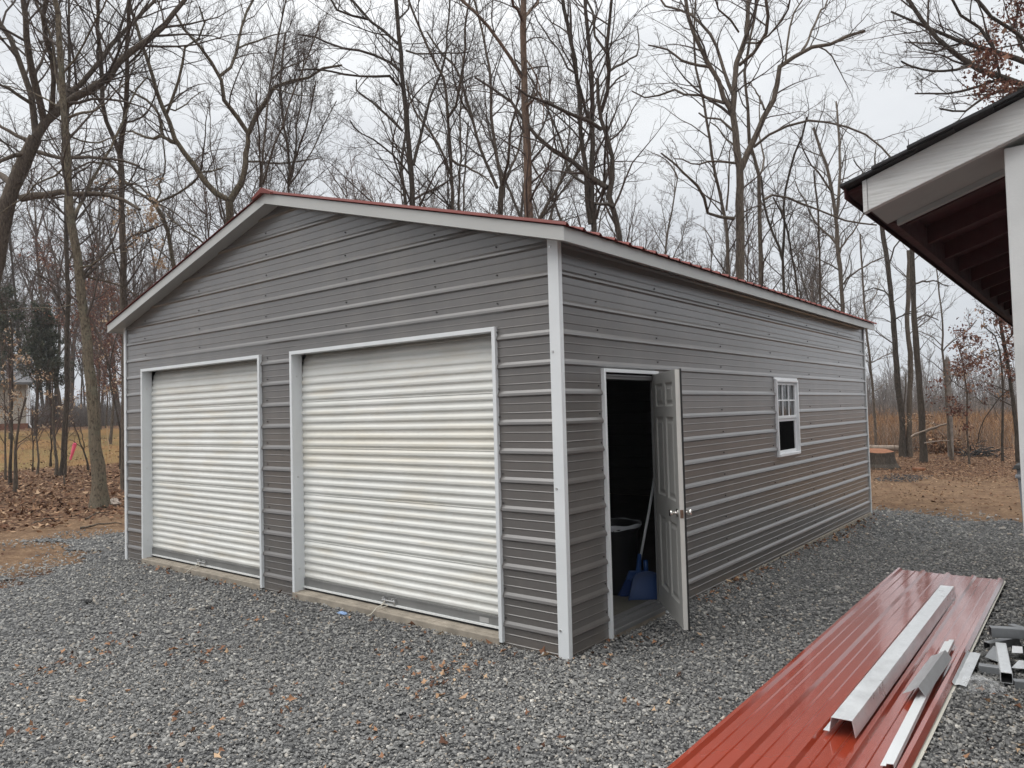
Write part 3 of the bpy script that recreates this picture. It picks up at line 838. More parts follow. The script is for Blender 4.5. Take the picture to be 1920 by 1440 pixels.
for sx in (1, -1):
    mb = MB()
    xo = OX if sx > 0 else -GW - OX
    xi = xo - sx * 0.02
    wx = 0.012 if sx > 0 else -GW - 0.012
    z = ztop(xo)
    a, b = sorted((xo, xi))
    mb.box(a, b, -OY + 0.0205, GL + 0.0295, z - FH, z)
    # soffit panel, sloping with the roof
    x1, x2 = xi - sx * 0.0005, wx
    v = []
    for x in (x1, x2):
        zz = ztop(x)
        v += [(x, -OY + 0.021, zz - 0.100), (x, GL + 0.029, zz - 0.100), (x, GL + 0.029, zz - 0.080), (x, -OY + 0.021, zz - 0.080)]
    mb.add(v, [(0, 1, 2, 3), (4, 7, 6, 5), (0, 3, 7, 4), (1, 5, 6, 2), (2, 6, 7, 3), (0, 4, 5, 1)])
    mb.build('eave_trim', MAT['fascia'], garage)

# roll-up doors
def rollup(d, seed):
    u0, u1, zt = d
    bw = 0.036
    root = MB()
    # curtain
    cy = 0.105
    zb = 0.187; zc = zt + 0.05
    n = int((zc - zb) / 0.0805) + 1
    pr = []
    rnd = random.Random(seed)
    for i in range(n):
        z = zb + i * 0.0805
        amp = 0.0145 * (1 - 0.75 * max(0, min(1, (z - (zt - 0.42)) / 0.40)))
        for f, q in ((0.0, 0.0), (0.10, 0.25), (0.20, 0.75), (0.30, 1.0), (0.52, 1.0), (0.62, 0.75), (0.74, 0.2), (0.84, 0.0)):
            pr.append((z + f * 0.0805, q * amp))
        if i % 6 == 4:
            pr.append((z + 0.86 * 0.0805, 0.0)); pr.append((z + 0.89 * 0.0805, 0.006)); pr.append((z + 0.94 * 0.0805, 0.006)); pr.append((z + 0.96 * 0.0805, 0.0))
    us = np.linspace(u0 + 0.01, u1 - 0.01, 25)
    mb = MB()
    vs = []
    for z, q in pr:
        back = max(0, z - (zt - 0.32)) ** 2 * 0.75      # the curtain curls back towards its drum
        for u in us:
            wave = 0.0022 * math.sin(u * 3.1 + z * 2.2 + seed) + 0.0015 * math.sin(u * 7.3 - z * 5)
            vs.append((u, cy - q + wave + back, z))
    m = len(us)
    fs = [(i * m + j, i * m + j + 1, (i + 1) * m + j + 1, (i + 1) * m + j) for i in range(len(pr) - 1) for j in range(m - 1)]
    mb.add(vs, fs)
    dr = mb.build('roll_up_door', MAT['door'], garage, smooth=False)
    # bottom bar
    mb = MB(); mb.box(u0 + 0.04, u1 - 0.04, cy - 0.020, cy + 0.01, 0.105, 0.187)
    mb.box(u0 + 0.04, u1 - 0.04, cy - 0.024, cy - 0.0205, 0.180, 0.192)
    mb.mi = 1; mb.box(u0 + 0.04, u1 - 0.04, cy - 0.036, cy - 0.0205, 0.100, 0.116)
    mb.mi = 2; mb.box(u0 + 0.04, u1 - 0.04, cy - 0.012, cy + 0.01, 0.076, 0.099)
    b = mb.build('bottom_bar', [MAT['bar'], MAT['barlip'], MAT['rubber']], dr)
    # latch with rope loop
    uc = (u0 + u1) / 2 - 0.03
    yy = cy - 0.045
    mb = MB()
    mb.box(uc - 0.075, uc - 0.055, yy + 0.002, yy + 0.026, 0.115, 0.172); mb.box(uc + 0.055, uc + 0.075, yy + 0.002, yy + 0.026, 0.115, 0.172)
    mb.tube([(uc - 0.09, yy - 0.006, 0.15), (uc + 0.09, yy - 0.006, 0.15)], 0.007, 8)
    mb.tube([(uc - 0.065, yy - 0.004, 0.175), (uc - 0.065, yy - 0.03, 0.175)], 0.006, 8)
    mb.tube([(uc + 0.065, yy - 0.004, 0.175), (uc + 0.065, yy - 0.03, 0.175)], 0.006, 8)
    mb.build('latch', MAT['bolt'], dr)
    mb = MB()
    mb.tube([(uc - 0.04, yy - 0.015, 0.145), (uc - 0.06, yy - 0.05, 0.105), (uc - 0.02, yy - 0.07, 0.098), (uc + 0.02, yy - 0.03, 0.115), (uc - 0.04, yy - 0.03, 0.12),
             (uc - 0.07, yy - 0.09, 0.095), (uc - 0.09, yy - 0.14, 0.045), (uc - 0.12, yy - 0.17, 0.03)], 0.0048, 6)
    mb.build('rope', MAT['rope'], dr)
    # frame: front band, jamb returns and head return
    mb = MB()
    zf = -0.034
    mb.box(u0, u0 + bw, zf, 0.10, 0.035, zt)
    mb.box(u1 - bw, u1, zf, 0.10, 0.035, zt)
    mb.box(u0 + bw + 0.0003, u1 - bw - 0.0003, zf, 0.06, zt - bw, zt)
    fr = mb.build('door_frame', MAT['trim'], dr, bevel=0.002)
    for z in (0.3, 1.25, 2.3):
        s = MB(); s.tube([(u0 + bw - 0.001, 0.03, z), (u0 + bw + 0.007, 0.03, z)], 0.009, 8); s.build('screw', MAT['bolt'], dr)
        s = MB(); s.tube([(u1 - bw + 0.001, 0.03, z), (u1 - bw - 0.007, 0.03, z)], 0.009, 8); s.build('screw', MAT['bolt'], dr)
    # side guides, and the drum behind the head
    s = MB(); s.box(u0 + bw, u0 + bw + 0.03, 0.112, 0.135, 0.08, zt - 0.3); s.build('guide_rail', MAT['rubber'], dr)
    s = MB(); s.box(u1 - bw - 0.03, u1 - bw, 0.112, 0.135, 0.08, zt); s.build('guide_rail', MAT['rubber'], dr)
    s = MB(); s.tube([(u0, 0.45, zt + 0.12), (u1, 0.45, zt + 0.12)], 0.2, 20); s.build('drum', MAT['door'], dr)
    return dr
rollup(D1, 1); rollup(D2, 5)
mb = MB(); mb.box(D2[1] - 0.34, D2[1] - 0.24, 0.0835, 0.0845, 0.125, 0.165)
mb.build('sticker', simple('faded_sticker', (0.33, 0.325, 0.315), 0.6), garage)

# walk door
mb = MB()
mb.box(-0.02, 0.032, DW[0], DW[0] + 0.028, 0.02, DW[2])
mb.box(-0.02, 0.030, DW[1] - 0.02, DW[1], 1.75, DW[2])
mb.box(0.0, 0.034, DW[0] + 0.0285, DW[1] - 0.0005, DW[2] - 0.030, DW[2] - 0.0006)
df = mb.build('entry_frame', MAT['trim'], garage, bevel=0.002)
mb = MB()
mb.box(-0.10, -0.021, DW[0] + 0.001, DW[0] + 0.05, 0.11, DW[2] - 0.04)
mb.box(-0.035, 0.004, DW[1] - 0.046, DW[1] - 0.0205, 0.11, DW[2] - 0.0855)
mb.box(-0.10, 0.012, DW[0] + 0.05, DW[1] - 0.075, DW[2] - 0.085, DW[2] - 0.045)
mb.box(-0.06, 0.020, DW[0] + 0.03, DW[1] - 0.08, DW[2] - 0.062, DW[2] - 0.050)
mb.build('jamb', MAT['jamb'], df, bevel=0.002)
mb = MB()
mb.box(-0.10, 0.028, DW[0] + 0.03, DW[1] - 0.005, 0.085, 0.118)
mb.box(-0.03, 0.050, DW[0] + 0.03, DW[1] - 0.005, 0.050, 0.0845)
mb.box(-0.09, -0.03, DW[0] + 0.05, DW[1] - 0.08, 0.1185, 0.135)
mb.build('threshold', MAT['thresh'], df, bevel=0.003)
mb = MB(); mb.box(-0.03, 0.035, DW[0] + 0.03, DW[1] + 0.03, -0.2, 0.0495)
mb.build('door_step', MAT['concrete'], garage, bevel=0.004)

# open leaf, in its own frame: x along the leaf from the hinge, y towards the room face, z up
hx, hy = 0.034, 1.470
ex, ey = 0.613, 0.769
ln = math.hypot(ex - hx, ey - hy)
ax = Vector(((ex - hx) / ln, (ey - hy) / ln, 0)); ay = Vector((ax.y, -ax.x, 0))
if ay.x > 0: ay = -ay
LT = Matrix(((ax.x, ay.x, 0, hx), (ax.y, ay.y, 0, hy), (0, 0, 1, 0.135), (0, 0, 0, 1)))
LW, LH, TH = 0.885, 2.035, 0.040
mb = MB()
def panel_face(y0, out):
    """six moulded panels let into one face of the leaf"""
    rows = [(0.17, 0.80), (0.98, 1.66), (1.745, 1.945)]
    cols = [(0.125, 0.405), (0.500, 0.780)]
    xs = sorted(set([0, LW] + [c for q in cols for c in q])); zs = sorted(set([0, LH] + [c for q in rows for c in q]))
    for xa, xb in zip(xs, xs[1:]):
        for za, zb in zip(zs, zs[1:]):
            if (xa, xb) in cols and (za, zb) in rows:
                rings = [(0.0, 0.0), (0.018, -0.011), (0.034, -0.011), (0.056, -0.003)]
                prev = None
                for ins, dep in rings:
                    r = [(xa + ins, y0 + out * dep, za + ins), (xb - ins, y0 + out * dep, za + ins), (xb - ins, y0 + out * dep, zb - ins), (xa + ins, y0 + out * dep, zb - ins)]
                    if prev:
                        mb.add([tuple(LT @ Vector(p)) for p in prev + r], [(i, (i + 1) % 4, 4 + (i + 1) % 4, 4 + i) for i in range(4)])
                    prev = r
                mb.add([tuple(LT @ Vector(p)) for p in prev], [(0, 1, 2, 3)])
            else:
                mb.add([tuple(LT @ Vector(p)) for p in ((xa, y0, za), (xb, y0, za), (xb, y0, zb), (xa, y0, zb))], [(0, 1, 2, 3)])
panel_face(TH, 1); panel_face(0.0, -1)
mb.mi = 1
for q in (((LW, 0, 0), (LW, TH, 0), (LW, TH, LH), (LW, 0, LH)), ((0, 0, 0), (0, TH, 0), (0, TH, LH), (0, 0, LH))):
    mb.add([tuple(LT @ Vector(p)) for p in q], [(0, 1, 2, 3)])
mb.mi = 2
for q in (((0, 0, 0), (LW, 0, 0), (LW, TH, 0), (0, TH, 0)), ((0, 0, LH), (LW, 0, LH), (LW, TH, LH), (0, TH, LH))):
    mb.add([tuple(LT @ Vector(p)) for p in q], [(0, 1, 2, 3)])
leaf = mb.build('entry_door', [MAT['doorpaint'], MAT['dooredge'], MAT['rubber']], garage)
mb = MB()
mb.box(LW - 0.001, LW + 0.006, -0.010, 0.004, -0.012, LH + 0.006, LT); mb.box(0.0, LW, -0.010, -0.001, LH - 0.004, LH + 0.006, LT)
mb.build('weather_strip', MAT['rubber'], leaf)
mb = MB()
for s_, y_ in ((1, TH), (-1, 0.0)):
    def lp(x, y, z): return tuple(LT @ Vector((x, y, z)))
    kx, kz = LW - 0.062, 0.90
    ys = [0, 0.008, 0.010, 0.034, 0.040, 0.058, 0.066]; rs = [0.033, 0.031, 0.013, 0.012, 0.022, 0.029, 0.024]
    mb.tube([lp(kx, y_ + s_ * q, kz) for q in ys], rs, 18)
mb.build('knob', MAT['chrome'], leaf, smooth=True)
mb = MB(); mb.box(LW + 0.0003, LW + 0.0025, 0.010, 0.036, 0.865, 0.93, LT); mb.box(LW + 0.0025, LW + 0.010, 0.017, 0.029, 0.885, 0.91, LT)
mb.build('latch_plate', simple('bronze_latch', (0.22, 0.15, 0.11), 0.35, 0.8), leaf)
for z in (0.2, 1.0, 1.8):
    mb = MB(); mb.tube([tuple(LT @ Vector((-0.006, -0.004, z))), tuple(LT @ Vector((-0.006, -0.004, z + 0.09)))], 0.007, 8)
    mb.build('hinge', MAT['galvdark'], leaf)
mb = MB(); mb.box(0.0355, 0.06, DW[1] - 0.03, DW[1] + 0.01, 0.02, 0.10)
mb.build('frame_foot', MAT['trim'], df, bevel=0.003)

# window
y0, y1, z0, z1 = WN
mb = MB()
t = 0.032
mb.box(-0.04, t, y0, y0 + 0.030, z0, z1); mb.box(-0.04, t, y1 - 0.030, y1, z0, z1)
mb.box(-0.04, t, y0 + 0.0303, y1 - 0.0303, z1 - 0.030, z1 - 0.0003); mb.box(-0.04, t + 0.008, y0 + 0.0303, y1 - 0.0303, z0 + 0.0003, z0 + 0.034)
mb.box(0.001, 0.012, y0 - 0.035, y1 + 0.02, z1 + 0.0005, z1 + 0.030)
win = mb.build('window', MAT['vinyl'], garage, bevel=0.003)
zm = z0 + 0.475
def sash(za, zb, x0, x1, name):
    m = MB(); q = 0.036
    a, b = y0 + 0.031, y1 - 0.031
    m.box(x0, x1, a, a + q, za, zb); m.box(x0, x1, b - q, b, za, zb)
    m.box(x0, x1, a + q + 0.0003, b - q - 0.0003, za + 0.0003, za + q); m.box(x0, x1, a + q + 0.0003, b - q - 0.0003, zb - q, zb - 0.0003)
    return m.build(name, MAT['vinyl'], win, bevel=0.002)
sash(zm, z1 - 0.031, -0.030, 0.004, 'sash')
m = MB()
a, b = y0 + 0.067, y1 - 0.067
for i in (1, 2):
    yy = a + (b - a) * i / 3
    m.box(-0.012, -0.002, yy - 0.009, yy + 0.009, zm + 0.0365, z1 - 0.068)
zz = (zm + z1 - 0.03) / 2
for i in range(3):
    ya, yb = a + (b - a) * i / 3 + (0.0095 if i else 0), a + (b - a) * (i + 1) / 3 - (0.0095 if i < 2 else 0)
    m.box(-0.012, -0.0025, ya, yb, zz - 0.009, zz + 0.009)
m.build('muntin', MAT['vinyl'], win)
m = MB(); m.box(-0.022, -0.018, a - 0.001, b + 0.001, zm + 0.036, z1 - 0.067); m.build('pane', MAT['glass'], win)
sash(z0 + 0.0345, zm - 0.0005, -0.039, -0.010, 'sash')
m = MB(); m.box(-0.030, -0.026, a - 0.001, b + 0.001, z0 + 0.07, zm - 0.037); m.build('screen', MAT['screen'], win)

# ------------------------------------------------------------------ things inside the side door
p_can = (-0.66, 1.76, 0.08)
can = empty('trash_can', p_can, 'tall black trash can with a white bag liner just inside the open door', 'trash can')
mb = MB()
cx, cy, cz = p_can
prof = [(0.0, 0.205), (0.02, 0.215), (0.60, 0.265), (0.62, 0.28), (0.66, 0.28), (0.665, 0.272), (0.66, 0.262), (0.03, 0.205)]
K = 32
vs = [(cx + r * math.cos(2 * math.pi * j / K), cy + r * math.sin(2 * math.pi * j / K), cz + z) for z, r in prof for j in range(K)]
fs = [(i * K + j, i * K + (j + 1) % K, (i + 1) * K + (j + 1) % K, (i + 1) * K + j) for i in range(len(prof) - 1) for j in range(K)]
fs.append(tuple(range(K))[::-1]); mb.add(vs, fs)
mb.build('body', MAT['canblack'], can, smooth=True)
mb = MB(); K = 48
rings = [(0.42, 0.235), (0.60, 0.262), (0.672, 0.283), (0.668, 0.290), (0.650, 0.287), (0.635, 0.288)]
vs = []
for i, (z, r) in enumerate(rings):
    for j in range(K):
        a_ = 2 * math.pi * j / K
        wv = 0.006 * math.sin(a_ * 7 + i) + 0.012 * math.sin(a_ * 3 + 1) * (i > 3)
        vs.append((cx + (r + wv * 0.5) * math.cos(a_), cy + (r + wv * 0.5) * math.sin(a_), cz + z + wv))
mb.add(vs, [(i * K + j, i * K + (j + 1) % K, (i + 1) * K + (j + 1) % K, (i + 1) * K + j) for i in range(len(rings) - 1) for j in range(K)])
mb.build('bag_liner', MAT['liner'], can, smooth=True)

bx, by = -0.26, 1.66
bz = 0.08
broom = empty('broom', (bx, by, bz), 'broom with dark blue bristles and a pale handle, leaning behind the door jamb', 'broom')
top = np.array([bx - 0.02, by + 0.36, bz + 1.25]); sock = np.array([bx - 0.07, by + 0.045, bz + 0.33])
mb = MB(); mb.tube([tuple(sock), tuple(sock + (top - sock) * 0.5 + np.array([0.006, 0, 0])), tuple(top)], 0.013, 12); mb.build('handle', MAT['pole'], broom, smooth=True)
mb = MB(); mb.tube([tuple(sock + np.array([-0.01, -0.02, -0.12])), tuple(sock + np.array([0, 0, 0.07]))], [0.030, 0.017], 12)
T = Matrix.Translation((bx - 0.09, by + 0.03, bz + 0.16)) @ Matrix.Rotation(math.radians(38), 4, 'Z')
mb.prism([(-0.115, 0), (0.115, 0), (0.08, 0.08), (-0.08, 0.08)], -0.022, 0.022, T)
mb.build('head', MAT['blue'], broom, bevel=0.006)
mb = MB()
rnd = random.Random(4)
for _ in range(260):
    u = rnd.uniform(-0.11, 0.11); v = rnd.uniform(-0.018, 0.018); sp_ = u * 0.35 + rnd.uniform(-0.012, 0.012)
    a_ = T @ Vector((u, v, 0.0)); b_ = T @ Vector((u + sp_ - 0.03, v * 1.5, -0.155))
    b_.z = max(b_.z, bz + 0.003)
    mb.tube([tuple(a_), tuple(b_)], 0.003, 3, cap=False)
mb.build('bristles', MAT['bluebr'], broom)
px_, py_ = -0.21, 1.62
pan = empty('dustpan', (px_, py_, bz), 'blue upright dustpan clipped in front of the broom head, on the slab', 'dustpan')
T = Matrix.Translation((px_, py_, bz)) @ Matrix.Rotation(math.radians(38), 4, 'Z') @ Matrix.Rotation(math.radians(-10), 4, 'X')
mb = MB()
sh = []
for i in range(13):
    a_ = math.pi * i / 12
    sh.append((0.135 * math.cos(a_), 0.185 + 0.075 * math.sin(a_)))
outl = [(0.185, 0.0)] + sh + [(-0.185, 0.0)]
mb.prism(outl, -0.004, 0.004, T)
mb.build('pan', MAT['blue'], pan, bevel=0.002)
mb = MB()
inner = [(u * 0.9, z * 0.93 + 0.012) for u, z in outl]
n_ = len(outl)
vs = [tuple(T @ Vector((u, -0.004, z))) for u, z in outl] + [tuple(T @ Vector((u * 1.0, -0.055, z))) for u, z in outl] + [tuple(T @ Vector((u * 0.95, -0.004, z * 0.97))) for u, z in outl] + [tuple(T @ Vector((u * 0.95, -0.055, z * 0.97))) for u, z in outl]
fs = []
for i in range(n_ - 1):
    if i == n_ - 1: continue
    fs += [(i, i + 1, n_ + i + 1, n_ + i), (2 * n_ + i, 3 * n_ + i, 3 * n_ + i + 1, 2 * n_ + i + 1), (n_ + i, n_ + i + 1, 3 * n_ + i + 1, 3 * n_ + i)]
mb.add(vs, fs); mb.build('rim', MAT['blue'], pan)
mb = MB(); mb.tube([tuple(T @ Vector((0, 0, 0.25))), tuple(T @ Vector((0, 0.01, 0.36)))], 0.022, 12); mb.build('sleeve', MAT['blue'], pan, smooth=True)

# ------------------------------------------------------------------ neighbouring house with the open eave
HS = 0.34
house = empty('house', (6.3, 3.5, 0), 'white trimmed house with dark red eave and black shingles at the right edge', 'house')
def hz(x): return 2.866 + HS * (x - 2.293)
HY0, HY1 = -0.92, 8.1
def sloped(mb, xa, xb, ya, yb, lo, hi):
    v = []
    for x in (xa, xb):
        v += [(x, ya, hz(x) + lo), (x, yb, hz(x) + lo), (x, yb, hz(x) + hi), (x, ya, hz(x) + hi)]
    mb.add(v, [(3, 2, 1, 0), (4, 5, 6, 7), (0, 4, 7, 3), (1, 2, 6, 5), (3, 7, 6, 2), (0, 1, 5, 4)])
mb = MB()
# shingles in overlapping courses
x = 2.285; i = 0
while x < 6.3:
    rnd_ = random.Random(i)
    y = HY0 - 0.035 - 0.02 * (i % 3)
    while y < HY1:
        wdt = rnd_.uniform(0.25, 0.36)
        xe = min(x + 0.32, 6.3)
        lift = rnd_.uniform(0.0, 0.004)
        v = []
        for xx, dz in ((x - rnd_.uniform(0, 0.008), 0.016 + lift), (xe, 0.006)):
            v += [(xx, y, hz(xx) + dz - 0.008), (xx, min(y + wdt, HY1), hz(xx) + dz - 0.008), (xx, min(y + wdt, HY1), hz(xx) + dz + 0.004), (xx, y, hz(xx) + dz + 0.004)]
        mb.add(v, [(3, 2, 1, 0), (4, 5, 6, 7), (0, 4, 7, 3), (1, 2, 6, 5), (3, 7, 6, 2), (0, 1, 5, 4)])
        y += wdt + 0.003
    x += 0.145; i += 1
rf = mb.build('roof', MAT['shingle'], house)
mb = MB()
v = [(6.3, HY0 - 0.03, hz(6.3) + 0.012), (6.3, HY1, hz(6.3) + 0.012), (10.3, HY1, hz(2.3)), (10.3, HY0 - 0.03, hz(2.3))]
mb.add(v + [(a, b, c - 0.02) for a, b, c in v], [(0, 1, 2, 3), (4, 7, 6, 5), (0, 3, 7, 4), (1, 5, 6, 2)][:4])
mb.build('roof_slope', MAT['shingle'], house)
mb = MB(); sloped(mb, 2.300, 6.3, HY0 + 0.0385, HY1 - 0.01, -0.020, -0.002); mb.build('roof_deck', MAT['maroon'], house)
mb = MB(); sloped(mb, 2.392, 6.3, HY0, HY0 + 0.038, -0.150, -0.003); mb.build('rake_board', MAT['woodpaint'], house, bevel=0.003)
mb = MB(); sloped(mb, 2.372, 2.391, HY0 - 0.004, HY0 + 0.036, -0.152, -0.004); mb.build('rake_end', MAT['woodpaint'], house, bevel=0.002)
mb = MB(); sloped(mb, 2.398, 6.3, HY0 + 0.0385, HY0 + 0.36, -0.150, -0.138); sloped(mb, 2.44, 6.3, HY0 + 0.3605, HY0 + 0.398, -0.175, -0.022); mb.build('soffit', MAT['soffit'], house)
mb = MB(); mb.box(2.396, 2.434, HY0 + 0.362, HY1 - 0.05, hz(2.396) - 0.150, hz(2.396) - 0.0225); mb.build('fascia_board', MAT['maroon'], house, bevel=0.003)
mb = MB(); mb.box(2.294, 2.300, HY0 - 0.01, HY1, hz(2.294) - 0.045, hz(2.294) + 0.004); mb.build('drip_edge', MAT['maroon'], house)
y = HY0 + 0.61
while y < HY1 - 0.2:
    mb = MB(); sloped(mb, 2.4345, 5.2, y, y + 0.038, -0.125, -0.0205); mb.build('rafter', MAT['maroon'], house, bevel=0.002)
    y += 0.61
mb = MB()
mb.box(2.916, 3.056, -0.87, -0.73, 0.0, hz(2.905) - 0.151)
mb.build('post', MAT['postpaint'], house, bevel=0.006)
for y in (3.1, 7.6):
    mb = MB(); mb.box(2.905, 3.045, y, y + 0.14, -0.02, hz(2.905) - 0.151); mb.build('post', MAT['postpaint'], house, bevel=0.006)
mb = MB(); mb.box(4.9, 9.7, -0.5, HY1 - 0.6, -0.1, 3.62); mb.build('wall', MAT['sheetwall'], house)
mb = MB(); mb.box(3.3, 4.9, -0.3, HY1 - 0.6, -0.1, 0.12); mb.build('porch_floor', MAT['concrete'], house, bevel=0.01)

# wheeled bin half hidden behind the post
bp = at(1898, 872, 11.2)
bn = empty('wheeled_bin', (bp[0] + 0.30, bp[1] + 0.1, -0.05), 'grey bin with a black lid behind the white porch post', 'bin')
mb = MB()
x0, x1, y0, y1 = bp[0] + 0.06, bp[0] + 0.56, bp[1] - 0.15, bp[1] + 0.40
zt_ = bp[2] - 0.03
v = [(x0 + .05, y0 + .05, -.02), (x1 - .05, y0 + .05, -.02), (x1 - .05, y1 - .05, -.02), (x0 + .05, y1 - .05, -.02), (x0, y0, zt_), (x1, y0, zt_), (x1, y1, zt_), (x0, y1, zt_)]
mb.add(v, [(0, 3, 2, 1), (4, 5, 6, 7), (0, 1, 5, 4), (1, 2, 6, 5), (2, 3, 7, 6), (3, 0, 4, 7)])
mb.box(x0 - .02, x1 + .02, y0 - .02, y1 + .02, zt_ - 0.16, zt_ - 0.10)
mb.build('body', MAT['bin'], bn, bevel=0.02)
mb = MB()
v = [(x0 - .05, y0 - .04, zt_ - .02), (x1 + .03, y0 - .04, zt_ - .02), (x1 + .03, y1 + .03, zt_ - .02), (x0 - .05, y1 + .03, zt_ - .02), (x0 - .02, y0, zt_ + .04), (x1, y0, zt_ + .07), (x1, y1, zt_ + .07), (x0 - .02, y1, zt_ + .04)]
mb.add(v, [(0, 3, 2, 1), (4, 5, 6, 7), (0, 1, 5, 4), (1, 2, 6, 5), (2, 3, 7, 6), (3, 0, 4, 7)])
mb.build('lid', MAT['rubber'], bn, bevel=0.01)
for q in (x0 + .02, x1 - .07):
    mb = MB(); mb.tube([(q, y1 - .02, .08), (q + .05, y1 - .02, .08)], 0.10, 16); mb.build('wheel', MAT['rubber'], bn)

# ------------------------------------------------------------------ stack of roofing sheets
def sheet(name, loc, rz, length, mats, label, seed, sag=0.003, tilt=0.0, flip=1):
    pr = []
    for i in range(5):
        c_ = i * PITCH
        pr += [(c_ - 0.028, 0), (c_ - 0.012, 0.021), (c_ + 0.012, 0.021), (c_ + 0.028, 0)]
        if i < 4:
            for m in (PITCH / 3 + 0.002, 2 * PITCH / 3 - 0.002):
                pr += [(c_ + m - 0.009, 0), (c_ + m - 0.004, 0.006), (c_ + m + 0.003, 0.006), (c_ + m + 0.009, 0)]
    pr = [p for p in sorted(pr) if -0.031 <= p[0] <= 4 * PITCH + 0.031]
    pr[0] = (-0.034, -0.006); pr[-1] = (4 * PITCH + 0.034, -0.006)
    ys = np.linspace(0, length, 60)
    o = empty(name, loc, label, 'roofing sheet', 'roofing sheets stacked on the gravel', rz)
    C_, S_ = math.cos(rz), math.sin(rz)
    V = []
    for lay in (0.0, -0.0012):
        for y in ys:
            for u, h in pr:
                z = h * flip + lay + sag * math.sin(y * 1.3) + 0.3 * sag * math.sin(u * 5 + y * 0.9) + 0.0003 * math.sin(y * 7 + u * 13 + seed) + tilt * y
                V.append((loc[0] + u * C_ - y * S_, loc[1] + u * S_ + y * C_, loc[2] + z))
    n = len(pr); m = len(ys); F = []; MI = []
    for k in (0, 1):
        b = k * n * m
        for i in range(m - 1):
            for j in range(n - 1):
                q = (b + i * n + j, b + i * n + j + 1, b + (i + 1) * n + j + 1, b + (i + 1) * n + j)
                F.append(q if k == 0 else q[::-1]); MI.append(k)
    b = n * m
    for j in range(n - 1):
        F.append((j, b + j, b + j + 1, j + 1)); MI.append(1)
        e = (m - 1) * n
        F.append((e + j, e + j + 1, b + e + j + 1, b + e + j)); MI.append(1)
    for i in range(m - 1):
        F.append((i * n, (i + 1) * n, b + (i + 1) * n, b + i * n)); MI.append(1)
        F.append((i * n + n - 1, b + i * n + n - 1, b + (i + 1) * n + n - 1, (i + 1) * n + n - 1)); MI.append(1)
    mb = MB(); mb.v = V; mb.f = F; mb.m = MI
    mb.build('panel', mats, o)
    return o
sheet('roofing_sheet', (1.440, -3.1, 0.010), 0.0100, 7.46, [MAT['red'], MAT['redunder']], 'bottom red roofing sheet of the stack, only its rim showing', 1)
sheet('roofing_sheet', (1.462, -3.1, 0.028), 0.0090, 7.490, [MAT['redunder'], MAT['red']], 'cream backed roofing sheet lying face down in the middle of the stack', 2, flip=0.25)
sheet('roofing_sheet', (1.440, -3.1, 0.046), 0.0075, 7.44, [MAT['red'], MAT['redunder']], 'topmost glossy red ribbed roofing sheet, carrying the metal offcuts', 3)
mb = MB(); mb.box(2.405, 2.412, 1.15, 1.34, 0.024, 0.040); tagit(mb.build('spacer_strip', MAT['galv'], None), 'short grey strip clipped on the right edge of the red sheets', 'metal strip')

def folded(name, pts2, a, b, mat, label, cat, th=0.0015, zrot=None, group=None):
    """bent sheet metal: open profile pts2 [(u, w)] carried from a to b (world points)"""
    a = np.array(a, float); b = np.array(b, float)
    d = b - a; L = np.linalg.norm(d); d /= L
    side = np.cross(d, (0, 0, 1)); side /= np.linalg.norm(side); up = np.cross(side, d)
    P2 = np.array(pts2, float)
    t = np.gradient(P2, axis=0); t /= np.linalg.norm(t, axis=1)[:, None]
    nrm = np.stack([-t[:, 1], t[:, 0]], -1)
    ring = np.concatenate([P2 + nrm * th / 2, (P2 - nrm * th / 2)[::-1]])
    mb = MB(); vs = []
    N = 14
    for i in range(N + 1):
        q = a + d * L * i / N
        for u, w_ in ring:
            w2 = w_ + 0.0007 * math.sin(i * 1.7 + u * 40)
            vs.append(tuple(q + side * u + up * w2))
    K = len(ring)
    fs = [(i * K + j, i * K + (j + 1) % K, (i + 1) * K + (j + 1) % K, (i + 1) * K + j) for i in range(N) for j in range(K)]
    m = len(P2)
    for e in (0, N * K):
        for j in range(m - 1):
            q = (e + j, e + j + 1, e + K - 2 - j, e + K - 1 - j)
            fs.append(q if e == 0 else q[::-1])
    mb.add(vs, fs)
    return tagit(mb.build(name, mat, None), label, cat, group)
ch = [(-0.098, 0.0), (-0.066, 0.002), (-0.053, 0.080), (0.053, 0.083), (0.068, -0.004)]
folded('box_trim', ch, (2.010, -0.31, 0.070), (1.990, 3.30, 0.070), MAT['galv'], 'long galvanised hat channel lying along the red sheets', 'metal trim', 0.0022)
folded('drip_trim', [(-0.038, 0.0), (-0.012, 0.004), (-0.010, 0.016), (0.022, 0.020), (0.026, 0.0)], (2.292, -0.56, 0.068), (2.228, 1.78, 0.068), MAT['trim'], 'long thin white trim strip under the bent grey offcut', 'metal trim', 0.0018)
folded('corner_offcut', [(-0.085, -0.004), (-0.038, 0.022), (0.004, 0.056), (0.042, 0.004)], (2.246, 0.44, 0.092), (2.262, 1.30, 0.088), MAT['galvmid'], 'short bent grey corner offcut resting across the thin white trim', 'metal trim', 0.0022)
folded('flashing_offcut', [(-0.045, 0.018), (-0.030, 0.003), (-0.004, 0.010), (0.035, 0.004)], (2.398, 0.93, 0.035), (2.395, 1.66, 0.045), MAT['galv'], 'short bright flashing offcut leaning between the red sheets and the tubes', 'metal trim', 0.002)

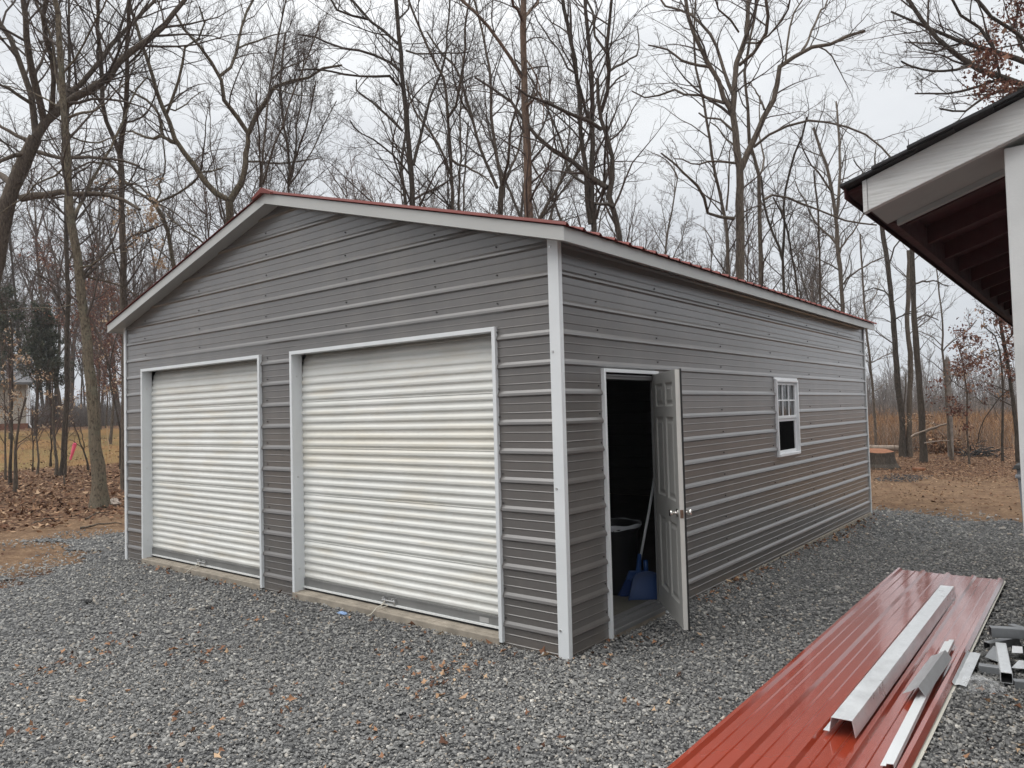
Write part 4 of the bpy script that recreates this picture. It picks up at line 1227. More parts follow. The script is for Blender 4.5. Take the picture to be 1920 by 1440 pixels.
def tube_box(a, b, w_, mat, label, roll=0.0):
    a = np.array(a, float); b = np.array(b, float)
    d = b - a; d /= np.linalg.norm(d)
    s = np.cross(d, (0, 0, 1)); s /= np.linalg.norm(s); u = np.cross(s, d)
    s, u = s * math.cos(roll) + u * math.sin(roll), -s * math.sin(roll) + u * math.cos(roll)
    mb = MB(); h = w_ / 2; ch_ = 0.12 * w_
    def ring(c_, q):
        k = q - ch_ * 0.5
        return [tuple(c_ + s * x + u * y) for x, y in ((-k, -q), (k, -q), (q, -k), (q, k), (k, q), (-k, q), (-q, k), (-q, -k))]
    vs = ring(a, h) + ring(b, h) + ring(a, h - 0.0035) + ring(b, h - 0.0035)
    fs = []
    for i in range(8):
        j = (i + 1) % 8
        fs += [(i, j, 8 + j, 8 + i), (i, 16 + i, 16 + j, j), (8 + i, 8 + j, 24 + j, 24 + i)]
    mb.add(vs, fs)
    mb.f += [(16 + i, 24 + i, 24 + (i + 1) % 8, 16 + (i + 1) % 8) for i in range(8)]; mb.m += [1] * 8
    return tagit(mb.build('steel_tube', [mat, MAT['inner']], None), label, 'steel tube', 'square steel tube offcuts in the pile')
G, GD = MAT['galv'], MAT['galvdark']
tube_box((2.628, 1.175, 0.062), (2.535, 1.86, 0.062), 0.068, G, 'bright square tube in the pile with its open end towards the viewer')
tube_box((2.455, 2.020, 0.125), (3.06, 2.23, 0.128), 0.072, GD, 'long square tube across the top of the pile with its open end left')
tube_box((2.452, 1.372, 0.036), (2.565, 1.385, 0.036), 0.055, GD, 'short stub of grey tube left of the bright open tube')
tube_box((2.700, 1.700, 0.105), (2.98, 1.98, 0.130), 0.068, GD, 'dark ended square tube at the right edge of the pile')
tube_box((2.665, 1.16, 0.034), (3.10, 1.30, 0.036), 0.058, GD, 'lowest grey tube at the near right foot of the pile')
tube_box((2.54, 2.56, 0.036), (2.85, 2.28, 0.040), 0.060, GD, 'grey tube at the back of the pile, slanting down to the right')
tube_box((2.44, 1.93, 0.036), (2.60, 2.20, 0.038), 0.055, GD, 'short grey tube under the left end of the long tube')
def plate(pts, th, mat, label):
    mb = MB(); n = len(pts)
    mb.add([tuple(p) for p in pts] + [(p[0], p[1], p[2] - th) for p in pts], [tuple(range(n)), tuple(range(n, 2 * n))[::-1]] + [(i, n + i, n + (i + 1) % n, (i + 1) % n) for i in range(n)])
    return tagit(mb.build('metal_plate', mat, None), label, 'metal plate', 'flat metal offcuts in the pile')
plate([(2.46, 1.62, .045), (2.565, 1.52, .05), (2.58, 1.72, .075), (2.49, 1.85, .07)], 0.002, GD, 'dull flat plate left of the bright tube')
plate([(2.63, 1.45, .05), (2.82, 1.50, .055), (2.84, 1.66, .06), (2.66, 1.62, .06)], 0.002, G, 'bright flat plate right of the open tube')
plate([(2.61, 1.74, .07), (2.76, 1.80, .075), (2.74, 1.92, .08), (2.60, 1.90, .075)], 0.002, MAT['vinyl'], 'white flat scrap beneath the dark ended tube')

# crumpled clear film
mb = MB(); N = 34
vs = []
rnd = np.random.default_rng(5)
ph = rnd.uniform(0, 6.28, (6, 2)); fr = rnd.uniform(18, 75, (6, 2))
for i in range(N):
    for j in range(N):
        u, v = i / (N - 1) * 2 - 1, j / (N - 1) * 2 - 1
        r = 0.5 + 0.5 * math.cos(min(math.hypot(u, v), 1.3) * 2.4)
        zz = sum(abs(math.sin(u * fr[q, 0] * 0.13 + v * fr[q, 1] * 0.13 + ph[q, 0])) for q in range(6)) / 6
        vs.append((2.50 + u * 0.13 + 0.012 * math.sin(v * 21 + u * 9), 1.02 + v * 0.15 + 0.012 * math.sin(u * 17), 0.020 + 0.095 * r * zz))
mb.add(vs, [(i * N + j, i * N + j + 1, (i + 1) * N + j + 1, (i + 1) * N + j) for i in range(N - 1) for j in range(N - 1) if math.hypot(i / (N - 1) * 2 - 1, j / (N - 1) * 2 - 1) < 1.0 + 0.25 * math.sin(i * 1.3) * math.cos(j * 0.9)])
tagit(mb.build('plastic_film', MAT['film'], None), 'crumpled clear plastic film beside the steel tubes', 'plastic film')

def lump(name, c_, sx, sy, sz, mat, label, cat, seed, n=14, group=None):
    rnd = np.random.default_rng(seed); mb = MB(); m = 8
    vs = []
    for i in range(m + 1):
        th = math.pi * i / m
        for j in range(n):
            a_ = 2 * math.pi * j / n
            k = 1 + rnd.uniform(-0.28, 0.28)
            vs.append((c_[0] + sx * k * math.sin(th) * math.cos(a_), c_[1] + sy * k * math.sin(th) * math.sin(a_), c_[2] + sz * k * math.cos(th)))
    mb.add(vs, [(i * n + j, (i + 1) * n + j, (i + 1) * n + (j + 1) % n, i * n + (j + 1) % n) for i in range(m) for j in range(n)])
    return tagit(mb.build(name, mat, None), label, cat, group)
p, _ = hit(165, 1133); lump('rubber_scrap', (p[0], p[1], 0.03), 0.055, 0.030, 0.018, MAT['rubber'], 'black scrap on the gravel near the bare soil at the left', 'scrap', 1, group='black scraps on the gravel')
p, _ = hit(392, 1146); lump('rubber_scrap', (p[0], p[1], 0.028), 0.050, 0.026, 0.014, MAT['rubber'], 'black scrap on the gravel in front of the left roll-up door', 'scrap', 2, group='black scraps on the gravel')
p, _ = hit(642, 1156); lump('plastic_scrap', (p[0], p[1], 0.03), 0.060, 0.028, 0.012, MAT['bluetarp'], 'light blue plastic scrap on the gravel in front of the right roll-up door', 'scrap', 3)
p, _ = hit(213, 948); lump('rock', (p[0], p[1], height(p[0], p[1]) + 0.05), 0.16, 0.12, 0.10, simple('pale_rock', (0.42, 0.36, 0.31), 0.85), 'pale rock at the foot of the big lichened trunk', 'rock', 4)
p, _ = hit(21, 1116)

# ------------------------------------------------------------------ trees
class Wood:
    """collects branch polylines and turns them into tapered tubes"""
    def __init__(s): s.g = {}
    def add(s, P, R, k):
        """P (B,n,3), R (B,n)"""
        s.g.setdefault((P.shape[1], k), []).append((P, R))
    def mesh(s, name, mat, parent):
        VV, LL, off = [], [], 0
        for (n, k), lst in s.g.items():
            P = np.concatenate([a for a, _ in lst]); R = np.concatenate([b for _, b in lst])
            B = len(P)
            T = np.gradient(P, axis=1); T /= np.linalg.norm(T, axis=2, keepdims=True) + 1e-9
            m = P[:, -1] - P[:, 0]
            ref = np.where((np.abs(m[:, 2]) > 0.8 * np.linalg.norm(m, axis=1))[:, None], np.array([[1.0, 0.13, 0]]), np.array([[0.05, 0.1, 1.0]]))
            U = np.cross(T, ref[:, None, :]); U /= np.linalg.norm(U, axis=2, keepdims=True) + 1e-9
            W = np.cross(T, U)
            a = np.arange(k) * 2 * np.pi / k
            V = P[:, :, None] + R[:, :, None, None] * (np.cos(a)[None, None, :, None] * U[:, :, None] + np.sin(a)[None, None, :, None] * W[:, :, None])
            I = (np.arange(B) * n * k)[:, None, None] + (np.arange(n - 1) * k)[None, :, None] + np.arange(k)[None, None]
            J = (np.arange(B) * n * k)[:, None, None] + (np.arange(n - 1) * k)[None, :, None] + ((np.arange(k) + 1) % k)[None, None]
            L = np.stack([I, J, J + k, I + k], -1).reshape(-1) + off
            VV.append(V.reshape(-1, 3)); LL.append(L); off += B * n * k
        if not VV: return None
        V = np.concatenate(VV); L = np.concatenate(LL)
        return mesh_np(name, V, L, np.arange(len(L) // 4) * 4, mat, parent, smooth=True)

def walk(p, d, L, r0, r1, n, wig, trop, rng):
    """vectorised wandering branches; returns P (B,n,3), R (B,n)"""
    B = len(p)
    P = np.zeros((B, n, 3)); P[:, 0] = p
    d = d / (np.linalg.norm(d, axis=1, keepdims=True) + 1e-9)
    st = (L / (n - 1))[:, None]
    bend = rng.normal(0, wig * 0.5, (B, 3))
    for i in range(1, n):
        d = d + rng.normal(0, wig, (B, 3)) + bend + np.array([[0, 0, trop]])
        d /= np.linalg.norm(d, axis=1, keepdims=True)
        P[:, i] = P[:, i - 1] + d * st
    t = np.linspace(0, 1, n)[None]
    R = r0[:, None] * (1 - t) + r1[:, None] * t
    return P, R

def sprout(P, R, k, lf, ang, tmin, rng, up=0.15, rf=0.55, taper=0.55, lfix=None):
    """k children per parent -> p, d, L, r"""
    B, n, _ = P.shape
    LP = np.linalg.norm(np.diff(P, axis=1), axis=2).sum(1)
    t = tmin + (1 - tmin) * ((np.arange(k)[None] + rng.uniform(0, 1, (B, k))) / k)
    f = t * (n - 1); i = np.clip(f.astype(int), 0, n - 2); w_ = (f - i)[..., None]
    b = np.arange(B)[:, None]
    p = P[b, i] * (1 - w_) + P[b, i + 1] * w_
    T = P[b, i + 1] - P[b, i]; T /= np.linalg.norm(T, axis=2, keepdims=True) + 1e-9
    r = R[b, i] * (1 - w_[..., 0]) + R[b, i + 1] * w_[..., 0]
    q = rng.normal(0, 1, (B, k, 3)); q -= T * (q * T).sum(-1, keepdims=True); q /= np.linalg.norm(q, axis=2, keepdims=True) + 1e-9
    a = rng.uniform(ang[0], ang[1], (B, k))[..., None]
    d = np.cos(a) * T + np.sin(a) * q; d[..., 2] += up
    base = (LP[:, None] if lfix is None else lfix)
    L = base * lf * (1.0 - taper * t) * rng.uniform(0.55, 1.25, (B, k))
    rr = np.minimum(r * rf, L * 0.0125 + 0.002)
    return p.reshape(-1, 3), d.reshape(-1, 3), L.ravel(), rr.ravel()

def crown(wood, limbs, rng, dens=1.0, twig=0.0034, levels=3, l1=0.42, spread=(0.5, 1.15), maxL=3.4, up=0.12, tmin=0.12, leafpts=None, leafp=0.0):
    """limbs: list of (P(n,3), R(n)); grows side branches and twigs on them"""
    N = 12
    LP = np.array([np.linalg.norm(np.diff(P, axis=0), axis=1).sum() for P, _ in limbs])
    out = []
    for (P, R), L in zip(limbs, LP):
        k = max(2, int(L * 2.7 * dens))
        out.append((P[None], R[None], k, L))
    p1 = []
    for P, R, k, L in out:
        p1.append(sprout(P, R, k, 1.0, spread, tmin, rng, up, 0.5, 0.45, lfix=np.array([[min(maxL, 0.6 + l1 * L)]])))
    p, d, L, r = [np.concatenate([q[i] for q in p1]) for i in range(4)]
    P1, R1 = walk(p, d, L, np.maximum(r, twig * 1.6), np.full(len(p), twig), 8, 0.13, 0.03, rng)
    wood.add(P1, R1, 4)
    p, d, L, r = sprout(P1, R1, max(3, int(7.5 * dens)), 0.50, (0.45, 1.1), 0.10, rng, up * 0.8, 0.6)
    P2, R2 = walk(p, d, L, np.maximum(r, twig * 1.15), np.full(len(p), twig * 0.7), 6, 0.15, 0.03, rng)
    wood.add(P2, R2, 3)
    last = P2
    if levels >= 3:
        p, d, L, r = sprout(P2, R2, max(3, int(6.5 * dens)), 0.55, (0.4, 1.1), 0.12, rng, up * 0.5, 0.7)
        P3, R3 = walk(p, d, L, np.full(len(p), twig * 0.95), np.full(len(p), twig * 0.55), 4, 0.17, 0.02, rng)
        wood.add(P3, R3, 3)
        last = P3
    return P1, last

def resample(P, n, rng=None, wob=0.0):
    P = np.asarray(P, float)
    s = np.concatenate([[0], np.cumsum(np.linalg.norm(np.diff(P, axis=0), axis=1))])
    # Catmull-Rom through the traced points
    t = np.linspace(0, s[-1], n)
    Q = np.concatenate([[2 * P[0] - P[1]], P, [2 * P[-1] - P[-2]]])
    out = []
    for q in t:
        i = min(max(np.searchsorted(s, q, side='right') - 1, 0), len(P) - 2)
        u = (q - s[i]) / (s[i + 1] - s[i] + 1e-9)
        a, b, c, d = Q[i], Q[i + 1], Q[i + 2], Q[i + 3]
        out.append(0.5 * ((2 * b) + (-a + c) * u + (2 * a - 5 * b + 4 * c - d) * u * u + (-a + 3 * b - 3 * c + d) * u ** 3))
    out = np.array(out)
    if wob and rng is not None:
        w_ = rng.normal(0, wob, (n, 3)); w_[0] = 0
        out += w_
    return out

TREES = 0
def traced_tree(label, D, traces, seed, mat='bark', twigm='twig', dens=1.0, base=None, twig=0.0031, l1=0.40, maxL=3.2, flare=1.5,
                leaf=None, name='tree', levels=3, group=None, tmin=0.12, cat='tree', up=0.12, drift=2.2, crownt=0.22):
    """traces: [(diam_px at start, diam_px at end, [(px,py)...])], the first is the trunk from its foot up"""
    global TREES
    rng = np.random.default_rng(seed)
    wood, cr_ = Wood(), Wood()
    limbs = []
    p0 = at(traces[0][2][0][0], traces[0][2][0][1], D)
    if base is not None:
        p0 = base
    gz = float(height(p0[0], p0[1]))
    root = empty(name, (p0[0], p0[1], gz), label, cat, group)
    main_rel = None
    for ti, (w0, w1, pts) in enumerate(traces):
        dz = rng.uniform(-drift, drift) if ti else rng.uniform(-0.3, 0.3)
        m = len(pts)
        Q = []
        # depth where the limb leaves: that of the nearest point of the limbs so far
        d0 = D
        if ti and limbs:
            tgt = pts[0]; best = 1e9
            for PP, _ in limbs:
                dd = (PP - CAM) @ CF
                px = 960 + FPX * ((PP - CAM) @ CR) / dd; py = 720 - FPX * ((PP - CAM) @ CU) / dd
                e_ = np.hypot(px - tgt[0], py - tgt[1]); j = int(np.argmin(e_))
                if e_[j] < best: best, d0 = e_[j], dd[j]
        for j, (px, py) in enumerate(pts):
            Q.append(at(px, py, d0 + dz * (j / (m - 1))))
        Q = np.array(Q)
        if ti == 0:
            f = Q[0].copy(); g_ = float(height(f[0], f[1])) - 0.1
            if f[2] > g_ + 0.3:
                Q = np.concatenate([[[f[0], f[1], g_], [f[0], f[1], (g_ + f[2]) / 2]], Q])
                w0x = w0
        # carry limbs that leave the picture at the top a little further
        if pts[-1][1] <= 4:
            v = Q[-1] - Q[-2]; v /= np.linalg.norm(v)
            v = v * 0.8 + np.array([0, 0, 0.5]); v /= np.linalg.norm(v)
            Q = np.concatenate([Q, [Q[-1] + v * 1.6 + rng.normal(0, 0.15, 3), Q[-1] + v * 3.4 + rng.normal(0, 0.3, 3)]])
        n = max(8, min(34, int(np.linalg.norm(np.diff(Q, axis=0), axis=1).sum() / 0.42)))
        P = resample(Q, n, rng, 0.010 if ti == 0 else 0.012)
        r0, r1 = w0 / 2 / FPX * D, w1 / 2 / FPX * D
        if pts[-1][1] <= 4: r1 *= 0.55
        t = np.linspace(0, 1, n)
        R = r0 * (1 - t) + r1 * t
        R = R * (1 + rng.normal(0, 0.045, n))
        if ti == 0:
            h = P[:, 2] - gz
            R = R * (1 + (flare - 1) * np.exp(-np.clip(h, 0, None) / 0.28))
        wood.add(P[None], R[None], 12 if w0 > 9 else 8)
        limbs.append((P, R))
    grow = []
    for i, (P, R) in enumerate(limbs):
        if i == 0:
            s_ = int(len(P) * crownt); 
            P, R = P[s_:], R[s_:]
            if len(P) < 4: continue
        grow.append((resample(P, 12), np.interp(np.linspace(0, 1, 12), np.linspace(0, 1, len(R)), R)))
    P1, last = crown(cr_, grow, rng, dens, twig, levels, l1, maxL=maxL, up=up, tmin=tmin)
    wood.mesh('trunk', MAT[mat], root)
    cr_.mesh('crown', MAT[twigm], root)
    if leaf:
        lm, num, lo, hi, sz = leaf[:5]
        pts = last[:, -1]
        if len(leaf) > 5:
            sel = leaf[5](pts)
            pts = pts[sel]
        if len(pts):
            c = pts[rng.integers(0, len(pts), max(4, num // 12))]
            q = np.repeat(c, 12, 0) + rng.normal(0, 0.10, (len(c) * 12, 3)) * np.array([1, 1, 0.8])
            leaves('leaves', q[:, 0], q[:, 1], sz, MAT[lm], None, None, z=q[:, 2], flat=1.0, parent=root, tag=False)
    TREES += 1
    return root

def inpx(x0, x1, y0, y1):
    def f(P):
        dd = (P - CAM) @ CF
        px = 960 + FPX * ((P - CAM) @ CR) / dd; py = 720 - FPX * ((P - CAM) @ CU) / dd
        return (px > x0) & (px < x1) & (py > y0) & (py < y1)
    return f

# --- the left edge
b2, D2_ = hit(187, 950)
traced_tree('massive leaning trunk forking into heavy spreading limbs, the thickest tree beside the garage', 17.5, [
    (46, 22, [(-62, 900), (-45, 700), (-20, 540), (2, 440), (18, 370), (48, 300), (67, 257)]),
    (17, 4, [(67, 257), (100, 213), (130, 190), (163, 172), (200, 150), (233, 107), (293, 63), (330, 20), (345, 2)]),
    (13, 3.5, [(70, 250), (105, 205), (123, 180), (150, 157), (187, 117), (220, 72), (262, 30), (290, 0)]),
    (12, 5, [(67, 250), (60, 187), (47, 143), (20, 73), (0, 40), (-15, 0)]),
    (13, 5, [(82, 225), (80, 213), (67, 167), (57, 123), (50, 67), (43, 0)]),
    (10, 5, [(95, 215), (97, 193), (100, 133), (92, 97), (80, 40), (86, 0)]),
    (14, 5, [(40, 372), (60, 368), (83, 367), (117, 360), (150, 363), (190, 366), (220, 370), (262, 392)]),
    (14, 6, [(22, 345), (5, 330), (-20, 318), (-60, 300)]),
    (9, 4, [(52, 290), (30, 292), (5, 300), (-30, 330)]),
    (9, 4, [(62, 270), (50, 262), (20, 248), (-20, 222)]),
    (8, 4, [(72, 285), (90, 290), (112, 294), (150, 295), (205, 297), (260, 310)]),
    (8, 4, [(60, 195), (40, 182), (15, 166), (-20, 150)]),
], 21, 'bark', 'twig', 0.95, flare=1.1, l1=0.5, crownt=0.6)
traced_tree('straight slender trunk with greenish bark rooted in the leaf litter left of the garage', D2_, [
    (22, 8, [(187, 950), (183, 880), (177, 800), (167, 687), (157, 587), (143, 480), (135, 440), (130, 400), (127, 333), (122, 233), (115, 150), (110, 67), (105, 0)]),
    (7, 3, [(137, 408), (145, 390), (157, 367), (187, 310), (213, 267), (230, 227), (247, 180), (277, 143)]),
    (7, 4, [(117, 187), (108, 150), (103, 117), (93, 60), (67, 0)]),
    (3, 1.6, [(150, 500), (170, 496), (200, 478), (240, 470)]),
    (5, 2, [(155, 512), (170, 522), (200, 526), (225, 535), (262, 560)]),
    (5, 2, [(130, 220), (150, 212), (165, 212), (190, 200), (240, 150)]),
    (4, 2, [(122, 240), (140, 260), (170, 268), (200, 262), (235, 250)]),
    (4, 2, [(116, 140), (140, 110), (165, 70), (190, 20), (200, 0)]),
    (2.2, 1.2, [(140, 570), (100, 578), (60, 576), (0, 584)]),
    (4, 2, [(118, 316), (100, 332), (70, 345), (40, 375), (0, 400)]),
    (4, 2, [(112, 200), (90, 188), (50, 170), (0, 160)]),
    (3, 2, [(113, 120), (95, 100), (60, 92), (20, 75), (0, 72)]),
], 22, 'barkl', 'twig', 0.9, base=b2, flare=1.75, tmin=0.05, l1=0.28, maxL=2.6, twig=0.0034)
traced_tree('tall forked trunk rising just left of the garage eave', 19.5, [
    (16, 10, [(234, 600), (232, 560), (231, 500), (230, 433), (228, 333), (225, 290)]),
    (9, 6, [(225, 290), (233, 227), (238, 167), (240, 67), (242, 0)]),
    (9, 6, [(225, 292), (220, 273), (200, 233), (192, 187), (190, 133), (185, 67), (182, 0)]),
    (5, 3, [(222, 325), (205, 308), (175, 304), (150, 312), (120, 330)]),
    (4, 2, [(232, 345), (250, 345), (266, 352), (290, 380), (330, 400), (372, 440)]),
    (4, 2, [(232, 230), (255, 225), (280, 205), (300, 150)]),
    (5, 2, [(195, 200), (180, 180), (150, 170), (120, 160)]),
    (4, 2, [(240, 120), (262, 100), (290, 60), (320, 30)]),
], 23, 'bark', 'twig', 0.95, flare=1.0, leaf=('pleaf', 420, 0, 1, 0.055, inpx(150, 300, 330, 500)))
traced_tree('wide Y-shaped tree with crooked limbs above the left roof slope of the garage', 20.0, [
    (17, 14, [(431, 600), (431, 500), (431, 406), (431, 376)]),
    (11, 4, [(431, 376), (411, 365), (393, 352), (374, 327), (359, 299), (332, 269), (313, 214), (295, 180), (286, 147), (274, 107), (255, 49), (246, 15), (240, 0)]),
    (6, 3, [(313, 212), (320, 190), (329, 174), (339, 131), (345, 89), (368, 76), (385, 50), (374, 12)]),
    (7, 3, [(328, 268), (304, 254), (292, 260), (275, 257), (258, 250), (235, 245)]),
    (6, 3, [(304, 254), (303, 235), (298, 214), (277, 190), (252, 174), (225, 160)]),
    (12, 9, [(432, 376), (442, 362), (457, 330), (462, 293), (466, 251)]),
    (9, 4, [(466, 251), (454, 232), (436, 208), (416, 177), (413, 144), (396, 119), (381, 95), (362, 73), (344, 52), (325, 20)]),
    (6, 3, [(413, 142), (423, 132), (433, 125), (441, 105), (446, 85), (454, 55), (465, 15), (475, 0)]),
    (9, 4, [(466, 250), (475, 226), (490, 200), (503, 183), (508, 168), (527, 159), (561, 147), (580, 145), (598, 131), (640, 120)]),
    (4, 2, [(466, 303), (490, 304), (520, 306), (546, 306), (600, 296)]),
    (4, 2, [(375, 324), (400, 320), (430, 310)]),
    (4, 2, [(447, 90), (470, 82), (500, 70), (545, 58)]),
    (3, 1.5, [(510, 165), (530, 170), (560, 178), (600, 180)]),
    (3, 1.5, [(507, 150), (530, 130), (560, 118), (600, 90)]),
    (3, 1.5, [(315, 203), (335, 206), (355, 190), (370, 175), (385, 170)]),
], 24, 'barkl', 'twig', 0.8, flare=1.0, tmin=0.05, drift=1.5)
traced_tree('small crooked lichened tree leaning above the left eave', 21.0, [
    (9, 7, [(335, 620), (325, 500), (313, 434), (301, 400), (289, 382)]),
    (5, 3, [(289, 382), (267, 365), (240, 345), (215, 320), (190, 280)]),
    (5, 3, [(290, 382), (305, 376), (319, 370), (341, 358), (371, 332), (380, 310)]),
    (4, 2, [(291, 380), (300, 362), (295, 350), (310, 320), (307, 275), (300, 240)]),
    (4, 2.5, [(395, 470), (372, 448), (345, 430), (320, 410), (312, 398)]),
], 25, 'barkl', 'twigg', 0.9, flare=1.0)
b25, D25 = hit(117, 894)
traced_tree('dark narrow trunk standing behind the greenish trunk on the left', D25, [
    (10, 5, [(117, 894), (122, 817), (126, 740), (125, 669), (127, 586), (125, 440), (123, 333), (126, 230), (130, 120), (128, 0)]),
    (4, 2, [(126, 600), (110, 560), (90, 530), (60, 505)]),
    (4, 2, [(126, 500), (140, 470), (170, 440), (195, 400)]),
    (3, 2, [(124, 420), (105, 400), (80, 385)]),
], 26, 'barkd', 'twig', 1.1, base=b25, flare=1.3)

# --- behind the roof, middle
traced_tree('thin upright stems beside the ridge of the garage roof', 17.5, [
    (6, 4, [(490, 600), (490, 450), (491, 348), (494, 275), (503, 189), (515, 107), (536, 0)]),
    (4, 2, [(493, 345), (507, 300), (521, 260), (549, 177), (580, 98), (600, 40)]),
    (4, 2, [(487, 350), (487, 290), (484, 230), (480, 170)]),
], 27, 'bark', 'twig', 1.2, flare=1.0, up=0.35)
traced_tree('clump of fine stems behind the roof right of the ridge', 20.5, [
    (6, 4, [(541, 600), (541, 450), (541, 351), (541, 290), (530, 220), (525, 150), (535, 60)]),
    (4, 2, [(541, 340), (560, 280), (580, 220), (592, 150)]),
    (4, 2, [(541, 350), (553, 300), (555, 240), (565, 180), (570, 100)]),
    (3, 2, [(541, 350), (575, 300), (600, 250), (630, 190)]),
], 28, 'bark', 'twig', 1.35, flare=1.0, up=0.35)
traced_tree('tall vine-wrapped tree with long limbs reaching left, above the roof ridge', 19.0, [
    (16, 8, [(776, 650), (774, 500), (772, 382), (768, 291), (763, 233), (760, 204), (756, 160), (752, 102), (746, 52), (743, 0)]),
    (8, 5, [(760, 600), (759, 450), (759, 379), (752, 320), (756, 285), (762, 250)]),
    (6, 3, [(752, 134), (738, 122), (725, 114), (700, 104), (679, 96), (650, 92), (623, 84), (600, 73), (560, 65)]),
    (5, 3, [(745, 160), (735, 145), (720, 142), (682, 143), (650, 140), (629, 136), (600, 128), (560, 132)]),
    (6, 3, [(746, 82), (732, 68), (717, 58), (702, 45), (690, 35), (675, 18), (658, 0)]),
    (5, 3, [(690, 36), (665, 32), (640, 20), (620, 0)]),
    (6, 3, [(754, 245), (735, 225), (717, 210), (700, 192), (685, 181), (670, 172), (668, 150)]),
    (6, 3, [(775, 309), (783, 280), (789, 256), (797, 230), (804, 190), (817, 160), (827, 137), (835, 100), (839, 58), (843, 0)]),
    (4, 2, [(762, 95), (772, 99), (800, 100), (840, 101), (880, 98)]),
    (4, 2, [(748, 35), (760, 25), (768, 0)]),
    (3, 2, [(785, 383), (805, 370), (815, 355), (823, 338)]),
    (4, 2, [(770, 330), (735, 290), (700, 262), (670, 245), (655, 225)]),
], 29, 'barkd', 'twig', 0.95, flare=1.0, tmin=0.05)
traced_tree('slender tree with steep branches right of the vine-wrapped tree', 20.0, [
    (10, 5, [(848, 600), (848, 450), (848, 391), (846, 291), (839, 222), (835, 160), (820, 125), (804, 93), (790, 60), (775, 23), (765, 0)]),
    (6, 3, [(842, 320), (830, 290), (816, 262), (800, 240), (787, 222), (778, 205), (769, 187), (762, 150)]),
    (5, 3, [(839, 222), (845, 210), (854, 198), (862, 157), (870, 110), (872, 60), (880, 0)]),
    (5, 3, [(859, 560), (859, 391), (864, 291), (862, 230), (868, 160), (870, 90)]),
    (4, 3, [(870, 560), (870, 393), (873, 300), (878, 230)]),
    (5, 2, [(848, 300), (880, 318), (905, 330), (925, 348)]),
], 30, 'bark', 'twig', 0.95, flare=1.0, up=0.3)
traced_tree('multi-stemmed tree fanning up behind the right half of the roof', 20.5, [
    (13, 10, [(938, 600), (938, 450), (938, 400), (941, 350)]),
    (7, 4, [(941, 350), (935, 310), (930, 283), (922, 233), (920, 150), (912, 100), (903, 50), (890, 0)]),
    (6, 3, [(942, 350), (950, 315), (953, 300), (960, 233), (970, 200), (974, 150)]),
    (7, 4, [(932, 352), (925, 335), (920, 327), (905, 292), (897, 267), (890, 240), (883, 217), (867, 160), (850, 120), (827, 100), (800, 60)]),
    (5, 3, [(942, 348), (965, 300), (975, 270), (985, 220), (1000, 170)]),
    (4, 2, [(885, 225), (872, 200), (862, 180), (850, 145), (845, 90)]),
], 31, 'bark', 'twig', 1.0, flare=1.0, up=0.3)
traced_tree('straight reddish brown trunk rising above the middle of the roof', 17.0, [
    (22, 12, [(994, 600), (993, 450), (992, 407), (989, 333), (987, 233), (984, 167), (982, 100), (982, 33), (982, 0)]),
    (7, 4, [(978, 145), (965, 122), (950, 100), (937, 80), (923, 60), (905, 38), (887, 20), (860, 0)]),
    (6, 4, [(980, 40), (973, 22), (966, 10), (960, 0)]),
    (6, 4, [(983, 37), (991, 25), (1000, 13), (1012, 0)]),
    (4, 2, [(986, 200), (1002, 185), (1007, 170), (1005, 140)]),
    (3, 2, [(985, 110), (1002, 135), (1010, 160), (1020, 200), (1015, 235)]),
], 32, 'barkr', 'twig', 0.8, flare=1.0, maxL=2.4)
traced_tree('dark crooked tree with a long limb sweeping left, near the right eave', 16.5, [
    (20, 6, [(1175, 650), (1168, 520), (1163, 450), (1150, 393), (1139, 357), (1147, 333), (1148, 300), (1140, 263), (1130, 237), (1123, 207), (1121, 170), (1120, 147)]),
    (11, 4, [(1138, 352), (1125, 345), (1113, 342), (1104, 330), (1097, 320), (1067, 300), (1048, 288), (1030, 277), (1010, 258), (993, 240), (975, 215), (957, 190), (920, 163), (890, 145)]),
    (8, 4, [(1128, 243), (1110, 233), (1093, 223), (1075, 214), (1053, 207), (1037, 198), (1020, 190), (993, 180), (965, 160)]),
    (8, 4, [(1127, 210), (1133, 190), (1140, 167), (1142, 133), (1137, 100), (1143, 33), (1147, 0)]),
    (5, 2, [(1142, 134), (1152, 126), (1167, 120), (1182, 112), (1193, 103), (1198, 82), (1195, 50)]),
    (4, 2, [(1140, 168), (1155, 152), (1168, 142), (1180, 133)]),
    (7, 4, [(1150, 386), (1135, 382), (1115, 384)]),
    (5, 3, [(1138, 100), (1125, 85), (1115, 60), (1110, 20), (1100, 0)]),
], 33, 'barkd', 'twig', 0.8, flare=1.0, drift=1.4)
traced_tree('pair of straight dark trunks standing close together above the eave corner', 18.0, [
    (14, 8, [(1116, 650), (1114, 520), (1113, 433), (1110, 333), (1112, 250), (1110, 167), (1105, 83), (1097, 0)]),
    (10, 7, [(1108, 420), (1103, 383), (1097, 300), (1090, 250), (1087, 200), (1082, 133), (1073, 83), (1064, 40), (1055, 0)]),
    (7, 3, [(1110, 240), (1100, 210), (1090, 173), (1080, 140), (1070, 100)]),
    (5, 3, [(1118, 410), (1130, 367), (1134, 310), (1135, 267), (1138, 213)]),
    (6, 3, [(1098, 345), (1080, 335), (1066, 318), (1060, 290), (1050, 260), (1035, 220), (1010, 175), (985, 130), (965, 110)]),
    (4, 2, [(1083, 140), (1062, 125), (1045, 90), (1020, 60), (1000, 20)]),
], 34, 'barkd', 'twig', 0.9, flare=1.0, up=0.3)
